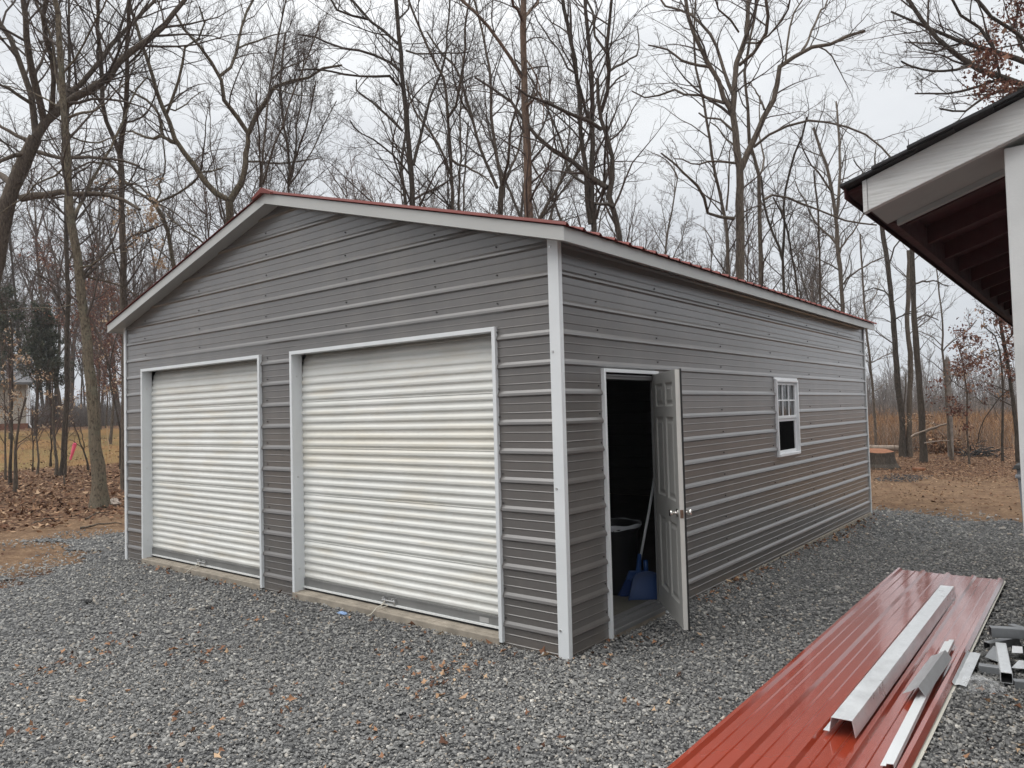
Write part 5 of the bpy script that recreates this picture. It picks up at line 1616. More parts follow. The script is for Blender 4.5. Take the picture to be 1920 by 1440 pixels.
traced_tree('low slanting stems crossing just above the roof edge', 21.0, [
    (7, 5, [(985, 480), (1010, 415), (1035, 370), (1060, 325), (1085, 280), (1095, 250)]),
    (5, 3, [(1000, 430), (1030, 390), (1070, 340), (1090, 320)]),
    (5, 3, [(1055, 500), (1050, 410), (1030, 360), (1010, 330), (990, 290)]),
], 35, 'bark', 'twig', 1.2, flare=1.0)

# --- the big tree on the right and its neighbours
traced_tree('large branching tree with heavy crooked limbs behind the right roof edge', 18.5, [
    (21, 14, [(1392, 760), (1390, 640), (1388, 521), (1387, 428), (1387, 370), (1386, 311)]),
    (13, 6, [(1386, 311), (1380, 275), (1376, 233), (1374, 194), (1378, 160), (1380, 136), (1384, 101), (1396, 85), (1401, 60), (1401, 30), (1403, 0)]),
    (10, 5, [(1374, 212), (1360, 190), (1353, 167), (1345, 148), (1333, 128), (1314, 93), (1298, 58), (1290, 30), (1285, 0)]),
    (6, 3, [(1330, 125), (1312, 124), (1298, 120), (1283, 117), (1262, 100), (1240, 88), (1215, 85)]),
    (6, 3, [(1358, 193), (1340, 190), (1326, 183), (1310, 178), (1291, 177), (1275, 172), (1263, 169), (1240, 178), (1215, 185), (1185, 170)]),
    (7, 4, [(1376, 182), (1366, 155), (1357, 132), (1350, 105), (1341, 82), (1325, 55), (1306, 35), (1285, 22), (1263, 16), (1240, 0)]),
    (7, 4, [(1386, 122), (1398, 112), (1411, 101), (1434, 70), (1446, 47), (1440, 25), (1436, 0)]),
    (7, 3, [(1376, 410), (1355, 407), (1340, 403), (1326, 399), (1324, 385), (1320, 365), (1305, 345), (1283, 325), (1270, 312), (1240, 288)]),
    (5, 2, [(1378, 306), (1350, 303), (1325, 304), (1302, 309), (1282, 300), (1262, 298)]),
    (12, 5, [(1390, 316), (1400, 290), (1411, 268), (1427, 233), (1442, 202), (1455, 178), (1458, 159), (1454, 134), (1465, 123), (1481, 113), (1512, 93), (1540, 88), (1567, 80), (1590, 66), (1605, 60), (1621, 59)]),
    (5, 3, [(1504, 95), (1515, 75), (1528, 43), (1540, 20), (1551, 0)]),
    (4, 2, [(1473, 113), (1476, 80), (1481, 47), (1490, 20), (1504, 0)]),
    (4, 2, [(1433, 205), (1425, 185), (1416, 170), (1407, 156)]),
    (5, 3, [(1374, 245), (1360, 232), (1345, 222), (1325, 222), (1312, 212)]),
    (4, 2, [(1378, 275), (1360, 260), (1345, 240), (1330, 228)]),
    (4, 2, [(1385, 60), (1372, 40), (1350, 20), (1340, 0)]),
    (4, 2, [(1399, 80), (1430, 75), (1470, 30), (1480, 0)]),
], 36, 'bark', 'twig', 0.75, flare=1.0, tmin=0.10, maxL=2.6, l1=0.32, twig=0.0036)
traced_tree('narrow trunk with two long arching branches bowing right over the roof edge', 20.0, [
    (12, 4, [(1428, 740), (1427, 533), (1426, 470), (1425, 428), (1424, 370), (1423, 319), (1412, 295), (1406, 270), (1403, 235), (1401, 194), (1397, 128), (1410, 60), (1420, 0)]),
    (5, 3, [(1413, 276), (1428, 264), (1442, 252), (1460, 243), (1481, 235), (1516, 226), (1545, 229), (1571, 233), (1600, 243), (1629, 255), (1660, 284), (1675, 300)]),
    (5, 3, [(1431, 375), (1435, 368), (1442, 364), (1473, 368), (1490, 375), (1512, 383), (1540, 396), (1563, 405), (1600, 416), (1645, 422)]),
    (4, 2, [(1424, 330), (1432, 300), (1425, 250), (1424, 180)]),
], 37, 'bark', 'twig', 0.55, flare=1.0, maxL=2.0)
traced_tree('thin trunk seen just left of the large branching tree', 21.0, [
    (9, 4, [(1365, 740), (1364, 506), (1363, 440), (1358, 400), (1348, 360), (1337, 311), (1332, 265), (1326, 226), (1318, 180), (1306, 130), (1300, 80), (1305, 0)]),
    (4, 2, [(1362, 395), (1366, 340), (1369, 285), (1371, 270)]),
], 38, 'bark', 'twig', 0.7, flare=1.0)
traced_tree('slim dark tree with forked steep stems right of the narrow trunk', 22.0, [
    (7, 4, [(1470, 760), (1469, 545), (1466, 478), (1450, 440), (1438, 408), (1430, 370), (1428, 330)]),
    (5, 3, [(1467, 485), (1470, 430), (1470, 380), (1478, 330), (1490, 290), (1505, 255), (1512, 220)]),
    (6, 3, [(1500, 760), (1497, 560), (1485, 480), (1470, 410), (1450, 370)]),
], 39, 'barkd', 'twig', 0.8, flare=1.0)
traced_tree('upright tree with fine rounded crown beyond the right roof edge', 25.0, [
    (10, 5, [(1582, 790), (1580, 620), (1579, 556), (1571, 467), (1567, 408), (1559, 350), (1550, 310), (1539, 280), (1525, 240)]),
    (6, 3, [(1568, 410), (1574, 350), (1573, 290), (1572, 233), (1568, 190)]),
    (4, 2, [(1582, 533), (1592, 518), (1609, 506), (1635, 492), (1658, 482)]),
    (4, 2, [(1570, 460), (1550, 440), (1530, 420), (1510, 380), (1490, 340)]),
    (4, 2, [(1572, 470), (1595, 440), (1612, 415), (1625, 385)]),
    (4, 2, [(1560, 360), (1540, 330), (1515, 300), (1500, 260)]),
    (5, 3, [(1538, 700), (1538, 560), (1536, 450), (1532, 380), (1525, 320)]),
], 40, 'bark', 'twigg', 0.9, flare=1.0, up=0.2)
traced_tree('oak limbs with rust red dead leaves reaching in from the right above the house roof', 12.5, [
    (40, 30, [(2060, 900), (2050, 600), (2040, 400), (2020, 250), (1990, 190)]),
    (13, 4, [(1995, 160), (1950, 128), (1920, 113), (1867, 97), (1840, 90), (1807, 80), (1763, 60), (1723, 47), (1695, 30), (1673, 20)]),
    (12, 4, [(1990, 185), (1940, 165), (1907, 153), (1863, 143), (1820, 123), (1790, 100), (1768, 80), (1747, 63), (1725, 30), (1703, 0)]),
    (8, 3, [(1930, 160), (1903, 155), (1870, 152), (1840, 160), (1797, 173), (1750, 176), (1713, 173)]),
    (7, 3, [(1925, 162), (1870, 170), (1840, 185), (1820, 200), (1790, 208), (1763, 205)]),
    (8, 3, [(1960, 135), (1940, 90), (1900, 60), (1860, 30), (1830, 0)]),
    (6, 3, [(1820, 122), (1795, 130), (1760, 132), (1720, 128), (1690, 115)]),
    (6, 3, [(1867, 97), (1845, 60), (1810, 40), (1785, 0)]),
    (5, 2, [(1807, 80), (1780, 90), (1740, 95), (1700, 75)]),
], 41, 'barkd', 'twig', 1.05, flare=1.0, maxL=1.9, tmin=0.08, drift=1.0, leaf=('rleaf', 1500, 0, 1, 0.042, inpx(1825, 1985, -60, 190)))

# --- seen through the gap on the right
b, D_ = hit(1693, 857)
traced_tree('dark straight trunk left of the twin trunks, in the gap beside the house', D_, [
    (11, 8, [(1693, 857), (1692, 797), (1683, 720), (1677, 627), (1672, 567), (1662, 480), (1654, 425)]), (8, 0.9, [(1654, 427), (1646, 360), (1641, 300), (1646, 262)]),
    (4, 2, [(1672, 568), (1662, 550), (1640, 540), (1618, 548)]), (3, 2, [(1676, 600), (1695, 590), (1720, 585)]),
    (3, 2, [(1665, 500), (1680, 460), (1700, 430), (1715, 380)]), (3, 2, [(1650, 380), (1630, 350), (1615, 320), (1600, 300)])],
    42, 'barkd', 'twigg', 0.7, base=b, flare=1.35, maxL=2.2, crownt=0.35)
b, D_ = hit(1705, 857)
traced_tree('left one of the two close trunks that cross near their tops beside the house', D_, [
    (10, 7, [(1705, 857), (1705, 763), (1708, 680), (1701, 613), (1703, 567), (1705, 480), (1704, 470)]),
    (3, 2, [(1693, 780), (1697, 740), (1700, 700)])],
    43, 'bark', 'twigg', 0.5, base=b, flare=1.4, maxL=1.8, crownt=0.5)
b, D_ = hit(1732, 867)
traced_tree('right one of the two close trunks, thicker and dotted with pale specks', D_, [
    (12, 8, [(1732, 867), (1728, 780), (1722, 697), (1716, 630), (1713, 580), (1710, 480), (1708, 430)]), (8, 0.9, [(1708, 432), (1703, 370), (1706, 300), (1702, 262)]),
    (4, 2, [(1714, 532), (1730, 528), (1755, 528), (1778, 537)]), (3, 2, [(1716, 600), (1735, 590), (1760, 600)])],
    44, 'barkd', 'twigg', 0.65, base=b, flare=1.35, maxL=2.2, crownt=0.4)
b, D_ = hit(1643, 846)
traced_tree('thin leaning sapling beside the far corner of the garage', D_, [
    (5, 3, [(1643, 846), (1640, 780), (1635, 713), (1630, 660), (1627, 640), (1621, 570), (1617, 513), (1612, 440)]),
    (2, 1.5, [(1636, 735), (1648, 728), (1665, 718)]), (2.5, 1.5, [(1633, 680), (1650, 672), (1675, 660)]), (2, 1.5, [(1621, 570), (1640, 555), (1650, 520)])],
    45, 'bark', 'twigg', 0.8, base=b, flare=1.2, maxL=1.6)
b, D_ = hit(1785, 863)
traced_tree('spindly sapling with sparse twigs in front of the broken snag', D_, [
    (6, 2, [(1785, 863), (1780, 820), (1777, 780), (1774, 740), (1772, 713), (1767, 640), (1766, 590), (1760, 540), (1755, 500)]),
    (2.5, 1.5, [(1767, 660), (1785, 640), (1810, 625), (1830, 600)]), (2, 1.5, [(1768, 650), (1745, 630), (1720, 620)]), (3, 2, [(1778, 795), (1760, 800), (1735, 812), (1712, 818)])],
    46, 'bark', 'twigg', 0.8, base=b, flare=1.2, maxL=1.5, leaf=('pleaf', 260, 0, 1, 0.03, inpx(1700, 1840, 700, 800)))
b, D_ = hit(1880, 867)
traced_tree('thin dark sapling nearest the white post', D_, [
    (5, 2, [(1880, 867), (1880, 763), (1879, 730), (1878, 697), (1870, 637), (1855, 622), (1843, 610)]),
    (2, 1.5, [(1878, 697), (1885, 660), (1880, 640)]),
    (2, 1.5, [(1873, 655), (1860, 665), (1840, 672), (1822, 662)])],
    47, 'barkd', 'twig', 0.7, base=b, flare=1.1, maxL=1.0, leaf=('oleaf', 380, 0, 1, 0.045, inpx(1800, 1900, 560, 760)))
traced_tree('grey trunk partly hidden by the white post with clusters of dead leaves', 22.0, [
    (8, 5, [(1912, 900), (1905, 800), (1896, 730), (1893, 707), (1888, 670), (1883, 647), (1876, 610), (1875, 590), (1870, 520)]),
    (3, 2, [(1884, 650), (1895, 630), (1910, 610)]), (2, 1.5, [(1897, 728), (1875, 745), (1850, 780), (1835, 810), (1832, 827)])],
    48, 'barkd', 'twig', 0.8, flare=1.2, maxL=1.5, leaf=('rleaf', 700, 0, 1, 0.05, inpx(1860, 1960, 540, 720)))
traced_tree('slender young oak holding tiers of dark red leaves in front of the far wood', 21.5, [
    (3.5, 2, [(1818, 880), (1814, 800), (1813, 747), (1810, 715), (1807, 687), (1800, 660), (1793, 640)]),
    (2, 1.5, [(1807, 690), (1822, 680), (1838, 668)]), (2, 1.5, [(1811, 730), (1795, 722), (1780, 706)]), (2, 1.5, [(1799, 655), (1812, 648), (1822, 652)]), (2, 1.5, [(1813, 750), (1830, 745), (1848, 760)]),
    (2, 1.5, [(1814, 780), (1795, 770), (1775, 775)])],
    49, 'bark', 'twigr', 0.9, flare=1.1, maxL=1.0, leaf=('rleaf', 1300, 0, 1, 0.042))

# --- slim stems in the left wood
SG = 'slim saplings in the left wood'
for i, (lab, w_, pts, side) in enumerate([
    ('pale forked sapling nearest the left edge of the litter', 7, [(29, 921), (29, 880), (29, 833), (36, 790), (50, 745)], [(29, 836), (22, 800), (20, 760), (12, 700)]),
    ('grey sapling just left of the pale forked one', 6, [(19, 908), (20, 850), (21, 762), (24, 690), (22, 600)], [(20, 790), (10, 760), (0, 740)]),
    ('leftmost dark sapling rising beside the far house', 4, [(10, 900), (11, 840), (9, 752), (4, 690), (2, 640)], [(10, 800), (20, 770), (24, 730)]),
    ('wispy stem standing alone before the yellow lawn', 2.5, [(61, 884), (61, 850), (61, 817), (60, 760)], [(61, 830), (70, 815), (80, 800)]),
    ('short brown stem hugging the narrow dark trunk', 6, [(106, 893), (105, 860), (102, 821), (100, 770), (98, 700)], [(103, 820), (110, 790), (116, 760)]),
    ('stubby twin stems before the lawn, left of the short brown stem', 4, [(95, 874), (96, 850), (96, 823), (94, 790)], [(95, 850), (99, 820), (100, 800)]),
    ('dark vine-like stem touching the narrow dark trunk', 2.5, [(121, 908), (121, 870), (123, 817), (126, 760)], [(122, 830), (128, 810), (130, 790)]),
    ('leaning thin stem between the pink stake and the greenish trunk', 3.5, [(165, 884), (162, 860), (155, 840), (146, 815), (138, 790)], [(158, 850), (158, 830), (150, 800)]),
    ('thin sapling with curling pale leaves at the foot of the evergreen', 4, [(70, 892), (72, 850), (68, 800), (70, 740), (66, 690)], [(70, 790), (85, 770), (100, 762)]),
    ('bowed stem reaching up beside the left corner of the garage', 4, [(225, 800), (215, 760), (206, 715), (205, 690), (212, 650), (228, 610)], [(206, 700), (198, 670), (186, 650)]),
]):
    if i == 9: b, D_ = None, 24.0
    else: b, D_ = hit(*pts[0])
    traced_tree(lab, D_, [(w_, max(1.5, w_ * 0.4), pts), (2, 1.2, side)], 60 + i, 'bark' if i % 2 == 0 else 'barkd', 'twigr', 0.8, base=b, flare=1.3, maxL=1.5, twig=0.0034,
                leaf=('pleaf', 120, 0, 1, 0.045) if i in (0, 2, 4, 8, 9) else None, name='sapling', group=SG, cat='sapling', crownt=0.15, drift=0.5)

# broken snag
b, D_ = hit(1782, 856)
sn = empty('snag', (b[0], b[1], 0), 'broken pale grey snag with a splintered top behind the spindly sapling', 'dead tree')
wd = Wood(); P = resample([at(1783, 858, D_), at(1780, 760, D_), at(1777, 690, D_), at(1776, 674, D_)], 10)
wd.add(P[None], np.linspace(0.10, 0.085, 10)[None], 10)
wd.mesh('trunk', MAT['snagwood'], sn)
mb = MB(); rnd = random.Random(3)
for i in range(9):
    a_ = i / 9 * 6.28; c_ = P[-1]
    mb.tube([(c_[0] + .06 * math.cos(a_), c_[1] + .06 * math.sin(a_), c_[2] - .15), (c_[0] + .045 * math.cos(a_), c_[1] + .045 * math.sin(a_), c_[2] + rnd.uniform(.02, .22))], [0.030, 0.004], 5)
mb.build('splinters', MAT['snagwood'], sn)

# ------------------------------------------------------------------ wood behind: a few built trees, copied
def wild_tree(seed, H, r0, mat, twigm, style='tall', dens=1.0, twig=0.007, leaf=None):
    rng = np.random.default_rng(seed)
    wood, cr_ = Wood(), Wood()
    root = empty('bare_tree', (0, 0, 0), None, None)
    P, R = walk(np.zeros((1, 3)), np.array([[rng.normal(0, .06), rng.normal(0, .06), 1.0]]), np.array([H]), np.array([r0]), np.array([r0 * 0.22]), 16, 0.045, 0.05, rng)
    limbs = [(P[0], R[0])]
    R[0, 0] *= 1.35
    wood.add(P, R, 8)
    if style == 'tall': k, tmin, a, lf = 7, 0.38, (0.35, 0.75), 0.42
    elif style == 'fork': k, tmin, a, lf = 4, 0.22, (0.25, 0.6), 0.70
    else: k, tmin, a, lf = 12, 0.12, (0.6, 1.2), 0.34
    p, d, L, r = sprout(P, R, k, lf, a, tmin, rng, 0.25, 0.62, 0.45)
    P1, R1 = walk(p, d, L, r0 * rng.uniform(0.28, 0.5, len(p)) * (L / L.max()) ** 0.5, np.full(len(p), twig * 1.6), 12, 0.10, 0.07, rng)
    wood.add(P1, R1, 6)
    limbs += [(P1[i], R1[i]) for i in range(len(p))]
    g = [(resample(limbs[0][0][5:], 12), np.interp(np.linspace(0, 1, 12), np.linspace(0, 1, 11), limbs[0][1][5:]))] + limbs[1:]
    P1, last = crown(cr_, g, rng, dens, twig, 3, 0.36, maxL=3.0, up=0.25, tmin=0.15)
    wood.mesh('trunk', MAT[mat], root)
    cr_.mesh('crown', MAT[twigm], root)
    if leaf:
        lm, num, sz = leaf
        pts = last[:, -1]; c = pts[rng.integers(0, len(pts), num // 6)]
        q = np.repeat(c, 6, 0) + rng.normal(0, 0.13, (len(c) * 6, 3))
        leaves('leaves', q[:, 0], q[:, 1], sz, MAT[lm], None, None, z=q[:, 2], flat=1.0, parent=root, tag=False)
    return root

def copy_thing(o):
    c = o.copy(); C.objects.link(c)
    for ch in [q for q in bpy.data.objects if q.parent == o]:
        d = ch.copy(); C.objects.link(d); d.parent = c
        for g in [q for q in bpy.data.objects if q.parent == ch]:
            h = g.copy(); C.objects.link(h); h.parent = d
    return c

PROTO = [wild_tree(101, 17, 0.17, 'bark', 'twigg', 'tall', 0.75), wild_tree(102, 15, 0.15, 'barkd', 'twig', 'fork', 0.75), wild_tree(103, 16, 0.13, 'bark', 'twigr', 'tall', 0.85),
         wild_tree(104, 13, 0.11, 'barkd', 'twig', 'fork', 0.9), wild_tree(105, 18, 0.19, 'bark', 'twig', 'fork', 0.7), wild_tree(106, 11, 0.08, 'bark', 'twigr', 'bushy', 0.9),
         wild_tree(107, 9, 0.07, 'bark', 'twigr', 'bushy', 0.9, 0.006, ('rleaf', 2400, 0.055)), wild_tree(108, 8, 0.06, 'bark', 'twigg', 'bushy', 0.8, 0.006, ('pleaf', 900, 0.050))]
used = [False] * len(PROTO)
KINDS = ['grey high-branched tree', 'dark forked tree', 'slim reddish twigged tree', 'small dark forked tree', 'broad forked tree', 'short bushy bare tree', 'low tree with brown leaves', 'small pale leaved tree']
def plant(k, x, y, rz, sc, label, group, name='bare_tree'):
    o = PROTO[k] if not used[k] else copy_thing(PROTO[k])
    used[k] = True
    o.location = (x, y, float(height(x, y)) - 0.05); o.rotation_euler = (0, 0, rz); o.scale = (sc, sc, sc)
    o.name = name
    tagit(o, label, 'tree', group)
    return o
def scatter(n, px0, px1, d0, d1, kinds, s0, s1, label, group, seed):
    rnd = random.Random(seed); done = []
    tries = 0
    while len(done) < n and tries < n * 30:
        tries += 1
        px = rnd.uniform(px0, px1); D = math.sqrt(rnd.uniform(d0 * d0, d1 * d1))
        q = at(px, 760, D)
        if any(math.hypot(q[0] - a, q[1] - b) < 1.5 for a, b in done): continue
        done.append((q[0], q[1]))
        kd = rnd.choice(kinds)
        where = [t for lim, t in label if px < lim][0]
        size = 'tall ' if D < d0 + (d1 - d0) * 0.4 else ('' if D < d0 + (d1 - d0) * 0.75 else 'faint ')
        plant(kd, q[0], q[1], rnd.uniform(0, 6.28), rnd.uniform(s0, s1), size + KINDS[kd] + ' ' + where, group)
# one of each kind first becomes the source of the copies
scatter(60, -160, 290, 52, 95, [0, 1, 2, 2, 3, 4, 5], 0.85, 1.2, [(0, 'beyond the far house and the massive leaning trunk'), (110, 'in the wood behind the dark evergreens'), (190, 'in the wood behind the straight greenish trunk'), (999, 'in the wood just left of the left garage eave')], 'trees in the wood beyond the lawn', 1)
scatter(6, 185, 262, 34, 50, [6, 6, 5], 0.75, 1.05, [(190, 'at the lawn edge behind the greenish trunk'), (999, 'at the lawn edge beside the left garage eave')], 'leafy trees at the edge of the lawn', 2)
scatter(46, 250, 1240, 32, 68, [0, 1, 2, 3, 3, 5, 5], 0.70, 1.02, [(420, 'behind the small crooked lichened tree'), (540, 'behind the wide Y-shaped tree'), (700, 'behind the clump of fine stems'), (860, 'behind the vine-wrapped tree'), (1000, 'behind the straight reddish trunk'), (1130, 'behind the dark crooked tree'), (9999, 'behind the pair of close dark trunks')], 'thin trees behind the garage', 3)
scatter(16, 1240, 1640, 32, 60, [0, 2, 3, 5], 0.55, 0.85, [(1400, 'behind the large branching tree'), (1500, 'behind the two arching branches'), (9999, 'behind the upright tree with a rounded crown')], 'thin trees behind the right of the garage', 4)
for k in range(len(PROTO)):
    if not used[k]:
        q = at(160 + 20 * k, 760, 40); plant(k, q[0], q[1], 0.3, 0.8, 'small tree with a few pale leaves beyond the narrow trunk at the left', None)

# low far wood seen through the gap on the right: one mass of small grey trees
rng = np.random.default_rng(77)
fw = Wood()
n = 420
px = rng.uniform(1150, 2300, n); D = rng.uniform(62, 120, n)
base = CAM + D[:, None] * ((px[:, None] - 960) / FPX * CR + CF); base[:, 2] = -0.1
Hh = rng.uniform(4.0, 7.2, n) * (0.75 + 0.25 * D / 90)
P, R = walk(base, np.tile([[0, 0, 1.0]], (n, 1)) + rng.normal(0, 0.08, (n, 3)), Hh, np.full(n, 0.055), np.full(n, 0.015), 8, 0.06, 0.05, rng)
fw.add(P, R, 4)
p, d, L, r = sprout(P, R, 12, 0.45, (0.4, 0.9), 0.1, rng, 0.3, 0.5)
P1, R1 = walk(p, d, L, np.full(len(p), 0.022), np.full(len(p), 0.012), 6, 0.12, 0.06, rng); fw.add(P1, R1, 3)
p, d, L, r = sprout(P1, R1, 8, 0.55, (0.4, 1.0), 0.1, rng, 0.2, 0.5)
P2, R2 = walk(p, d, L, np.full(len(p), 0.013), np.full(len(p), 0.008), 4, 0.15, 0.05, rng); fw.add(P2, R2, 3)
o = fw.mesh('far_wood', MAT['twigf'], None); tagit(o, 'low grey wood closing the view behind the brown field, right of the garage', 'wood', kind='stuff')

# brush: thin upright stalks
def stalks(name, n, px0, px1, d0, d1, h0, h1, th, mat, label, seed, fork=2, rise=None):
    rng = np.random.default_rng(seed)
    px = rng.uniform(px0, px1, n); D = np.sqrt(rng.uniform(d0 * d0, d1 * d1, n))
    b = CAM + D[:, None] * ((px[:, None] - 960) / FPX * CR + CF)
    # clumped
    cl_ = np.sin(b[:, 0] * 0.9) * np.sin(b[:, 1] * 0.8 + 1) + 0.5 * np.sin(b[:, 0] * 2.1 + b[:, 1] * 1.7)
    k = rng.uniform(-1.5, 1.2, n) < cl_ + 0.4
    b = b[k]; n = len(b); b[:, 2] = height(b[:, 0], b[:, 1]) - 0.03
    H = rng.uniform(h0, h1, n) * (0.8 + 0.25 * np.sin(b[:, 0] * 0.5) * np.sin(b[:, 1] * 0.43))
    W = Wood()
    P, R = walk(b, np.tile([[0, 0, 1.0]], (n, 1)) + rng.normal(0, 0.22, (n, 3)), H, np.full(n, th), np.full(n, th * 0.5), 5, 0.10, 0.02, rng); W.add(P, R, 3)
    if fork:
        p, d, L, r = sprout(P, R, fork, 0.5, (0.3, 0.9), 0.25, rng, 0.15, 0.6)
        P1, R1 = walk(p, d, L, np.full(len(p), th * 0.7), np.full(len(p), th * 0.35), 4, 0.12, 0.02, rng); W.add(P1, R1, 3)
    return tagit(W.mesh(name, MAT[mat], None), label, 'brush', kind='stuff')
stalks('dry_grass', 42000, 1100, 2250, 29.5, 62, 0.8, 1.5, 0.0085, 'stalk', 'tall orange brown dead grass filling the field right of the garage', 5, 2)
stalks('brush', 4200, 1150, 2150, 27, 36, 0.5, 1.5, 0.0060, 'stalkw', 'grey brown thicket of thin stems in front of the orange field', 6, 4)
stalks('tall_brush', 2600, 1150, 2200, 45, 66, 2.0, 4.2, 0.012, 'stalkg', 'grey saplings and briars between the field and the far wood', 8, 7)
stalks('undergrowth', 8000, -250, 330, 53, 66, 0.8, 2.6, 0.010, 'stalkg', 'brown undergrowth along the far side of the lawn', 7, 5)
stalks('weeds', 700, -60, 240, 24, 34, 0.15, 0.5, 0.004, 'stalk', 'short dead weeds where the litter meets the lawn', 9, 2)

# evergreens at the far left
def cedar(x, y, H, rad, seed, label):
    rng = np.random.default_rng(seed)
    g = float(height(x, y)); root = empty('cedar', (x, y, g), label, 'evergreen', 'dark evergreens at the far left')
    W = Wood()
    P, R = walk(np.array([[x, y, g - .1]]), np.array([[0, 0, 1.0]]), np.array([H]), np.array([0.11]), np.array([0.015]), 12, 0.03, 0.04, rng); W.add(P, R, 8)
    p, d, L, r = sprout(P, R, 70, 1.0, (0.9, 1.35), 0.36, rng, 0.2, 0.3, 0.75, lfix=np.array([[rad]]))
    P1, R1 = walk(p, d, L, np.full(len(p), 0.018), np.full(len(p), 0.006), 7, 0.12, 0.02, rng); W.add(P1, R1, 4)
    p, d, L, r = sprout(P1, R1, 8, 0.5, (0.4, 1.0), 0.2, rng, 0.1, 0.5)
    P2, R2 = walk(p, d, L, np.full(len(p), 0.007), np.full(len(p), 0.004), 4, 0.15, 0.0, rng); W.add(P2, R2, 3)
    W.mesh('trunk', MAT['barkd'], root)
    q = P2[:, 1:].reshape(-1, 3); q = np.repeat(q, 4, 0) + rng.normal(0, 0.060, (len(q) * 4, 3))
    k = rng.uniform(0, 1, len(q)) < 0.9
    q = q[k]
    leaves('foliage', q[:, 0], q[:, 1], 0.055, MAT['ever'], None, None, z=q[:, 2], flat=1.2, parent=root, tag=False)
for i, (px_, D_, H_, r_, lab) in enumerate([(20, 38, 7.6, 2.6, 'dark evergreen in front of the far house, leftmost'), (66, 40, 7.0, 2.2, 'middle dark evergreen, right of the far house'), (98, 41, 6.4, 1.9, 'right hand dark evergreen beside the narrow dark trunk'), (-40, 40, 8.6, 2.8, 'tallest evergreen, mostly hidden beyond the massive leaning trunk')]):
    q = at(px_, 790, D_); cedar(q[0], q[1], H_, r_, 200 + i, lab)

# far house
q = at(52, 800, 47); gz = float(height(q[0], q[1])) - 0.1
hr = empty('far_house', (q[0], q[1], gz), 'beige sided house with a brick foot behind the evergreens at the far left', 'house')
uy = (q - CAM)[:2]; uy = uy / np.linalg.norm(uy); uy = uy + 0.06 * np.array([-uy[1], uy[0]]); uy /= np.linalg.norm(uy)
ux = np.array([-uy[1], uy[0]])
T = Matrix(((ux[0], uy[0], 0, q[0]), (ux[1], uy[1], 0, q[1]), (0, 0, 1, gz), (0, 0, 0, 1)))
mb = MB(); W_, Dp = 11.0, 7.5
z = 0.45
while z < 3.0:      # lap boards
    for a_, b_ in ((( -0.0, -0.0), (W_, 0.0)), ):
        mb.add([tuple(T @ Vector(p)) for p in ((0, -0.018, z), (W_, -0.018, z), (W_, -0.004, z + 0.13), (0, -0.004, z + 0.13))], [(0, 1, 2, 3)])
    z += 0.125
mb.box(0, W_, 0, Dp, 0.45, 3.0, T); mb.build('wall', MAT['beige'], hr)
mb = MB(); mb.box(-0.01, W_, -0.02, Dp, -0.5, 0.449, T); mb.build('foundation', MAT['brick'], hr)
mb = MB(); mb.box(-0.03, 0.08, -0.035, -0.019, 0.45, 3.0, T); mb.build('corner_board', MAT['vinyl'], hr)
mb = MB(); mb.tube([tuple(T @ Vector((-0.09, -0.06, 3.0))), tuple(T @ Vector((-0.09, -0.06, 0.35))), tuple(T @ Vector((-0.24, -0.12, 0.12)))], 0.045, 8); mb.build('downspout', MAT['vinyl'], hr)
mb = MB(); mb.add([tuple(T @ Vector(p)) for p in ((-0.4, -0.5, 2.9), (W_ + .4, -0.5, 2.9), (W_ + .4, Dp / 2, 4.9), (-0.4, Dp / 2, 4.9), (-0.4, Dp + .5, 2.9), (W_ + .4, Dp + .5, 2.9),
        (-0.4, -0.5, 3.05), (W_ + .4, -0.5, 3.05), (W_ + .4, Dp / 2, 5.05), (-0.4, Dp / 2, 5.05), (-0.4, Dp + .5, 3.05), (W_ + .4, Dp + .5, 3.05))],
    [(0, 1, 2, 3)[::-1], (3, 2, 5, 4)[::-1], (6, 7, 8, 9), (9, 8, 11, 10), (0, 1, 7, 6), (4, 10, 11, 5), (0, 6, 9, 3), (3, 9, 10, 4), (1, 2, 8, 7), (2, 5, 11, 8)]); mb.build('roof', MAT['roofg'], hr)

# ------------------------------------------------------------------ things on the far ground
def hstick(a, b, r0, r1, mat, label, cat, name, k=8, sag=0.0, seed=0, group=None, n=8):
    rng = np.random.default_rng(seed); W = Wood()
    P = resample([a, (np.array(a) + np.array(b)) / 2 + np.array([0, 0, sag]), b], n, rng, 0.012)
    W.add(P[None], np.linspace(r0, r1, n)[None], k)
    return tagit(W.mesh(name, MAT[mat], None), label, cat, group)
p, D_ = hit(150, 845)
a = at(131, 833, D_ - 4); b = at(141, 813, D_ - 4)
g = float(height(a[0], a[1])); a[2] = g - 0.02; b[2] = g + 0.62
st = empty('survey_stake', tuple(a), 'leaning stake wrapped in pink ribbon standing in the yellow lawn', 'stake')
mb = MB(); mb.tube([tuple(a), tuple(b)], 0.022, 6); mb.build('stake', MAT['stakewood'], st)
mb = MB(); mb.tube([tuple(a + (b - a) * 0.12), tuple(a + (b - a) * 0.6), tuple(b + np.array([0, 0, 0.02]))], [0.035, 0.055, 0.065], 7)
mb.tube([tuple(b), tuple(b + np.array([-0.12, -0.05, -0.06]))], [0.05, 0.02], 6); mb.build('ribbon', MAT['pink'], st)
p, D_ = hit(204, 840); hstick(p - np.array([0, 0, .05]), at(200, 798, D_), 0.022, 0.018, 'stakewood', 'plain pale wooden stake in the lawn right of the greenish trunk', 'stake', 'wooden_stake', 5)

